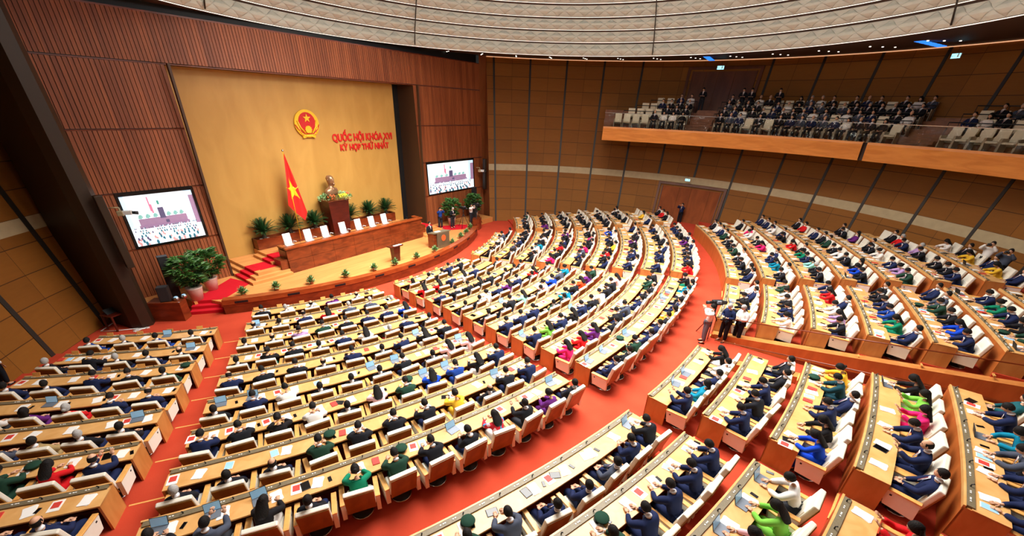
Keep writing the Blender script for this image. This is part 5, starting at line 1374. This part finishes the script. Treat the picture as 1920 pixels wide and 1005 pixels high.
# stairs
for (s0, s1) in ((rad(91.8), rad(95.7)), (rad(55.8), rad(59.7))):
    mb = MB()
    for q in range(9):
        mb.arc(19.5 + q * .33, 19.5 + (q + 1) * .33, 8.55, 8.7 + q * .16, s0, s1, n=3, cy=BCY, cx=BCX)
    mb.build('stair', m_bstep, root, org)
t = thing('theatre_seat', (0, 0, 0), 0, 'x', 'chair')
m_bseat = plain('balcony_seat_fabric', S(220, 206, 180), .7, 0, .04, 10)
mb = MB(); mb.rbox(-.24, .24, -.2, .26, .36, .46, .03); mb.build('seat', m_bseat, t)
Mb = Matrix.Translation((0, -.2, .36)) @ Matrix.Rotation(rad(12), 4, 'X'); mb = MB(); mb.rbox(-.255, .255, -.04, .05, -.1, .62, .025, 0, Mb); mb.build('backrest', m_bseat, t)
for s_ in (-1, 1): mb = MB(); mb.rbox(s_ * .275 - .025, s_ * .275 + .025, -.22, .24, .0, .6, .012); mb.build('side_panel', plain('seat_side', S(176, 160, 136), .6, 0, .03), t)
bseat = t; b_first = True
brng = random.Random(21); nb = 0
BW = ['right of the first balcony stairs', 'between the two balcony stairs', 'beyond the second balcony stairs']
BW = ['left balcony section', 'middle balcony section', 'right balcony section']
bpeople = []
seatpack = merged(bseat)
for bi, (a0, a1) in enumerate(BL):
    for j in range(4):
        r = 19.25 + .85 * j + .55; z = 8.58 + .4 * j; st = .60 / r
        aa0 = a0 + .01; aa1 = a1 - .01 - (rad(2.6) * j if bi == 0 else 0)
        n = int((aa1 - aa0) / st)
        for i in range(n):
            th = aa1 - (i + .5) * (aa1 - aa0) / n
            p = pol(r, th, z + BZ, BCX, BCY)
            if math.hypot(p.x, p.y - WC) > wallR(z + .8) - .45: continue
            if not visible(p + Vector((0, 0, .6)), 20): continue
            c = bseat if b_first else copy_tree(bseat); b_first = False
            c.location = p; c.rotation_euler = (0, 0, th)
            c['label'] = 'beige upholstered theatre seat, %s from left, %s row of %s' % (ORD[i] if i < 20 else 'number %d' % (i + 1), ORD[j], BW[bi]); c['group'] = 'theatre seats on the balcony'
            q = i / max(1, n)
            occ = (q > .45 or (j > 1 and q > .3)) if bi == 0 else (brng.random() < .95 if bi == 1 else (j > 0 and brng.random() < .8))
            if bi == 1 and j == 3: occ = brng.random() < .75
            if occ:
                code = brng.choice('kkkkkkknnnggw' + ('RBWK' if j == 0 else 'KW')); woman = code.isupper()
                hair = 'long' if woman else brng.choice(['short', 'short', 'short', 'bald']); kind = 'dress' if woman else ('shirt' if code == 'w' else 'suit')
                key = (0, hair, kind, False); Mp = Matrix.Translation(p + Vector((0, 0, -.06))) @ Matrix.Rotation(th + brng.uniform(-.1, .1), 4, 'Z')
                remap = {cloth['k']: cloth[code]}
                if brng.random() < .3: remap[m_hair] = m_hairg if brng.random() < .6 else m_hairb
                bulk_pp.add(person_pack(key), Mp, remap)
o = bulk_ch.build('armchairs'); tag(o, 'rows of cream armchairs in the far blocks of the hall', 'chairs', 'cream leather armchairs with brown wooden backs', 'stuff')
o = bulk_pp.build('seated_people'); tag(o, 'crowd of seated people in the far rows and on the balcony', 'people', 'seated delegates', 'stuff')

# ------------------------------------------------------------------ standing people and those on the stage
def stander(loc, rz, pose, hair, kind, code, label, hm=None, trou=None, scale=1.):
    key = (pose, hair, kind, True); t = proto(*key)
    if key in USED: t = copy_tree(t)
    USED.add(key); t.location = loc; t.rotation_euler = (0, 0, rz); t.scale = (scale,) * 3; dress_person(t, code, hm or m_hair)
    for ch in t.children:
        if ch.name.startswith('trousers'): ch.material_slots[0].link = 'OBJECT'; ch.material_slots[0].material = trou or m_trou
    t['label'] = label; t['category'] = 'person'; return t
def floor_z(p):
    r = math.hypot(p[0], p[1]); z = 0
    for k in range(2, 18):
        if r > (rk(k) if k != 10 else 33.24): z = zk(k)
    return z
def at(u, v, z):
    d = cF + cR * ((u - 960) / 760.6407) - cU * ((v - 602.64) / 760.6407); k = (z - CAMP.z) / d.z; return CAMP + d * k
def tripod_camera(loc, rz, label, hgt=1.45, big=True):
    t = thing('video_camera', loc, rz, label, 'camera')
    mb = MB(); mb.rbox(-.09, .09, -.22, .22, hgt, hgt + .2, .02); mb.rbox(-.05, .05, -.4, -.2, hgt + .02, hgt + .16, .02); mb.build('camera_body', m_black, t)
    mb = MB(); mb.tube([(0, .22, hgt + .1), (0, .46, hgt + .1)], [.06, .075], 12); mb.build('lens', m_black, t)
    mb = MB(); mb.rbox(-.2, -.1, -.05, .1, hgt + .12, hgt + .22, .01); mb.tube([(-.09, .0, hgt + .17), (-.1, 0, hgt + .17)], .02, 6); mb.build('viewfinder', m_keyb, t)
    mb = MB(); mb.tube([(0, 0, hgt - .5), (0, 0, hgt)], .035, 8)
    mb.build('column', m_black, t)
    for q in range(3): a = q * 2 * PI / 3 + .5; mb = MB(); mb.tube([(0, 0, hgt - .35), (.55 * math.cos(a), .55 * math.sin(a), 0)], .02, 6); mb.build('tripod_leg', m_black, t)
    return t
zr = zk(9)
p = at(1317, 642, zr); stander(p, rad(20), 11, 'short', 'shirt', 'w', 'person in white T-shirt and grey trousers filming with a large camera in the ring aisle', trou=plain('grey_trousers', S(96, 88, 96), .8, 0, .05))
tripod_camera(p + Vector((.65, -.05, 0)), rad(40), 'large black video camera on a tripod in the ring aisle', 1.5)
m_navyshirt = plain('navy_polo', S(26, 48, 86), .8, 0, .04)
p = at(1352, 640, zk(10) - .02); stander(p + Vector((0, 0, 0)), rad(60), 12, 'short', 'shirt', 'n', 'grey-haired person in navy polo shirt holding a camera by the passage ledge', m_hairg, trou=cloth['k'])
p2 = at(1377, 643, zk(10) - .02); stander(p2, rad(50), 12, 'short', 'shirt', 'w', 'person in white shirt and black trousers standing by the passage ledge', trou=cloth['k'])
def photo_camera(loc, rz, label):
    t = thing('photo_camera', loc, rz, label, 'camera'); mb = MB(); mb.rbox(-.075, .075, -.04, .04, -.05, .05, .012); mb.rbox(-.03, .03, -.03, .03, .04, .075, .01); mb.build('body', m_black, t); mb = MB(); mb.tube([(0, .04, 0), (0, .18, 0)], [.035, .042], 10); mb.build('lens', m_black, t)
photo_camera(p + Vector((-.3, .1, 1.12)), rad(60), 'black photo camera hanging at the navy polo shirt')
for (u, v, z, rz, pose, hair, kind, code, lab) in [
    (1233, 403, zk(9) + .2, rad(70), 12, 'short', 'suit', 'k', 'person in black suit standing left of the lower double door'),
    (1272, 420, zk(9), rad(75), 11, 'short', 'suit', 'n', 'person in dark clothes standing in the aisle photographing the stage'),
    (1335, 421, zk(10), rad(70), 12, 'long', 'dress', 'W', 'person in white top and dark trousers standing right of the lower double door'),
    (12, 722, zk(5), rad(-60), 10, 'short', 'shirt', 'w', 'person in white shirt and dark trousers standing at the left edge')]:
    stander(at(u, v, z), rz, pose, hair, kind, code, lab, trou=cloth['k'])
def photographer(px, py, dist, rz, kind, code, lab, kneel=0):
    d = (cF + cR * ((px - 960) / 760.6407) - cU * ((py - 602.64) / 760.6407)).normalized(); hd_ = CAMP + d * dist
    if not dist:
        dist = 20
        while (CAMP + d * dist).z - 1.6 > floor_z(CAMP + d * dist): dist += .05
        hd_ = CAMP + d * dist; th_ = min((abs(project(pol(43.95, rad(q_ * .1), zk(16) + 1.6))[0] - px), rad(q_ * .1)) for q_ in range(0, 260))[1]; hd_ = pol(43.95, th_, zk(16) + 1.6)
    t = stander((hd_.x, hd_.y, zk(16)), rz, 11, 'short', kind, code, lab, trou=cloth['k'])
    photo_camera((hd_.x - math.sin(rz) * .36, hd_.y + math.cos(rz) * .36, hd_.z + .02), rz, 'black photo camera raised by the ' + lab.replace('person in ', '').replace(' by the right wall', ''))
    return t
photographer(1862, 478, 0, rad(60), 'shirt', 'w', 'person in white shirt by the right wall, leftmost photographer')
photographer(1896, 498, 0, rad(60), 'shirt', 'g', 'person in light blue-grey shirt by the right wall, second photographer')
# on the stage at the right: speaker at the lectern, cameramen
stander((4.0, -13.55, SZ), rad(180), 10, 'short', 'suit', 'k', 'person in dark suit with glasses speaking behind the lectern')
stander((7.7, -10.9, SZ), rad(160), 11, 'short', 'shirt', 'b', 'person in blue jacket filming on the stage behind the lectern')
stander((8.6, -11.4, SZ), rad(175), 12, 'short', 'suit', 'k', 'person in dark suit standing beside the cameramen on the stage', m_hairg)
stander((10.6, -11.7, SZ), rad(190), 11, 'short', 'shirt', 'w', 'person in white shirt and black trousers filming at the right end of the stage')
tripod_camera((9.4, -11.9, SZ), rad(180), 'black video camera on a tripod among the stage cameramen', 1.5)
tripod_camera((11.1, -11.9, SZ), rad(190), 'black video camera on a tripod before the person in white on the stage', 1.5)
for (th_, px, py, lab) in [(95.4, 1308, 160, 'dark-suited person standing at the left of the upper door'), (88.3, 1390, 158, 'dark-suited person standing before the upper door, left of a pair'), (86.9, 1400, 156, 'dark-suited person standing before the upper door, right of a pair'), (82.3, 1453, 158, 'dark-suited person standing alone right of the upper door')]:
    h = pol(22.35, rad(th_), 9.78 + BZ, BCX, BCY)
    stander(h, rad(90), 12, 'short', 'suit', 'k', lab)

# ------------------------------------------------------------------ things on the desks
items = {}
def item_proto(kind):
    if kind in items: return items[kind], False
    t = None
    if kind == 'laptop':
        t = thing('laptop', (0, 0, 0), 0, 'x', 'laptop'); mb = MB(); mb.rbox(-.15, .15, -.11, .1, 0, .016, .004); mb.build('keyboard', m_keyb, t)
        M_ = Matrix.Translation((0, .1, .012)) @ Matrix.Rotation(rad(-18), 4, 'X'); mb = MB(); mb.rbox(-.15, .15, 0, .012, 0, .2, .004, 0, M_); s_ = mb.build('lid', m_black, t); mb = MB(); mb.box(-.14, .14, -.003, -.001, .012, .19, 0, M_); mb.build('screen', m_screenblue, s_)
    elif kind == 'tablet':
        t = thing('tablet', (0, 0, 0), 0, 'x', 'tablet'); mb = MB(); mb.rbox(-.09, .09, -.125, .125, 0, .01, .004); mb.build('case', m_white, t); mb = MB(); mb.box(-.08, .08, -.11, .11, .01, .0125); mb.build('screen', m_screenblue, t)
    elif kind == 'dark_tablet':
        t = thing('tablet', (0, 0, 0), 0, 'x', 'tablet'); mb = MB(); mb.rbox(-.09, .09, -.125, .125, 0, .012, .004); mb.build('case', m_black, t); mb = MB(); mb.box(-.08, .08, -.11, .11, .012, .0135); mb.build('screen', m_blackgloss, t)
    elif kind == 'phone':
        t = thing('phone', (0, 0, 0), 0, 'x', 'phone'); mb = MB(); mb.rbox(-.036, .036, -.075, .075, 0, .01, .003); mb.build('case', m_black, t); mb = MB(); mb.box(-.031, .031, -.068, .068, .01, .0115); mb.build('screen', m_blackgloss, t)
    elif kind == 'paper':
        mb = MB(); 
        for q in range(3): M_ = Matrix.Rotation(.1 * (q - 1), 4, 'Z'); mb.box(-.105, .105, -.148, .148, q * .004, q * .004 + .003, 0, M_)
        t = mb.build('paper_sheets', m_paper)
    elif kind == 'booklet':
        mb = MB(); mb.box(-.105, .105, -.148, .148, 0, .006, 0); mb.box(-.07, .07, -.06, .1, .006, .012, 1); t = mb.build('booklet', [m_paper, m_redcover])
    elif kind == 'red_book':
        mb = MB(); mb.box(-.08, .08, -.11, .11, 0, .02, 0); t = mb.build('red_booklet', m_redcover)
    elif kind == 'cap':
        t = thing('uniform_cap', (0, 0, 0), 0, 'x', 'cap'); mb = MB(); mb.lathe([(.1, .0), (.1, .05), (.15, .08), (.14, .1), (.02, .105)], n=18); mb.build('crown', cloth['u'], t); mb = MB(); mb.ball((0, .1, .01), (.09, .06, .008)); mb.build('visor', m_black, t)
    elif kind == 'name_stand':
        mb = MB(); M_ = Matrix.Rotation(rad(-20), 4, 'X'); mb.rbox(-.11, .11, -.006, .006, 0, .14, .003, 0, M_); mb.box(-.1, .1, -.03, .05, 0, .012); t = mb.build('name_stand', m_armtop)
    elif kind == 'cup':
        t = thing('cup', (0, 0, 0), 0, 'x', 'cup'); mb = MB(); mb.lathe([(.03, 0), (.042, .08), (.036, .078), (.026, .01)], n=12); mb.build('bowl', m_white, t); mb = MB(); mb.tube([(.04, 0, .02), (.065, 0, .04), (.042, 0, .065)], .006, 5); mb.build('handle', m_white, t)
    items[kind] = t; return t, True
CATW = {'laptop': ('open laptop', 'laptop'), 'tablet': ('lit white tablet', 'tablet'), 'dark_tablet': ('dark tablet', 'tablet'), 'phone': ('black phone', 'phone'), 'paper': ('white paper sheets', 'paper'), 'booklet': ('white booklet with red cover square', 'booklet'), 'red_book': ('red booklet', 'booklet'), 'cap': ('green uniform cap', 'cap'), 'name_stand': ('small wooden stand', 'stand'), 'cup': ('white tea cup', 'cup')}
def put(kind, s, x, y, rot=0.):
    th = s['th'] + x / rk(s['k']); r = rk(s['k']) + y; p = pol(r, th, zk(s['k']) + .7555)
    if kind in ('name_stand',): p.z += .03
    t, new = item_proto(kind)
    if not new: t = copy_tree(t)
    t.location = p; t.rotation_euler = (0, 0, th + rot)
    e, rn, bn = place_words(s['block'], s['k'], s['i'], s['n']); a_, b_ = CATW[kind]
    side = 'left' if x < 0 else 'right'
    tag(t, '%s before seat %s, %s, %s' % (a_, e, rn, bn), b_, a_ + ' on the desks')
irng = random.Random(33)
FARI = Bulk()
for j, s in enumerate(SEATS):
    busy = s['tok'] is not None
    pose = s['tok'][3] if busy else None
    if j < 230:
        r_ = irng.random()
        if busy and s['tok'][0] in 'ua' and j < 160: put('cap', s, .27, .3, 1.)
        if r_ < .2: put('laptop', s, irng.uniform(-.12, -.02), .34, irng.uniform(-.2, .2))
        elif r_ < .34: put('tablet', s, irng.uniform(-.16, -.06), .34, irng.uniform(-.3, .3))
        elif r_ < .5: put('dark_tablet', s, irng.uniform(-.16, -.06), .34, irng.uniform(-.4, 1.5))
        if irng.random() < .85: put('paper', s, irng.uniform(.10, .2), .36, irng.uniform(-.3, .3))
        if irng.random() < .25: put('booklet', s, irng.uniform(-.36, -.3), .34, irng.uniform(-.2, .2))
        elif irng.random() < .12: put('red_book', s, irng.uniform(-.36, -.3), .34, irng.uniform(-.2, .2))
        if irng.random() < .35: put('phone', s, irng.uniform(.32, .37), .38, irng.uniform(-.4, .4))
    else:
        for q in range(2):
            if irng.random() < .8:
                x = irng.uniform(-.35, .35); th = s['th'] + x / rk(s['k']); p = pol(rk(s['k']) + .36, th, zk(s['k']) + .757)
                mb = MB(); w = .1; mb.box(-w, w, -.14, .14, 0, .008)
                FARI.add((np.array([tuple(v) for v in mb.v]), mb.f, [m_paper if irng.random() < .7 else (m_black if irng.random() < .6 else m_redcover)], mb.m, mb.sm), Matrix.Translation(p) @ Matrix.Rotation(th + irng.uniform(-.4, .4), 4, 'Z'))
o = FARI.build('papers'); tag(o, 'papers and tablets strewn over the far desks', 'papers', None, 'stuff')
for s in SEATS:
    if s['k'] == 1 and s['block'] in ('centre-left', 'centre', 'centre-right'): put('name_stand', s, -.3, .07, 0); put('cup', s, .05, .12, 0)
    if s['block'] == 'left' and s['k'] <= 4: put('name_stand', s, -.1, .06, 0)
# remove unused prototypes
for key, t in PROTO.items():
    if key not in USED:
        for ch in list(t.children_recursive): bpy.data.objects.remove(ch)
        bpy.data.objects.remove(t)
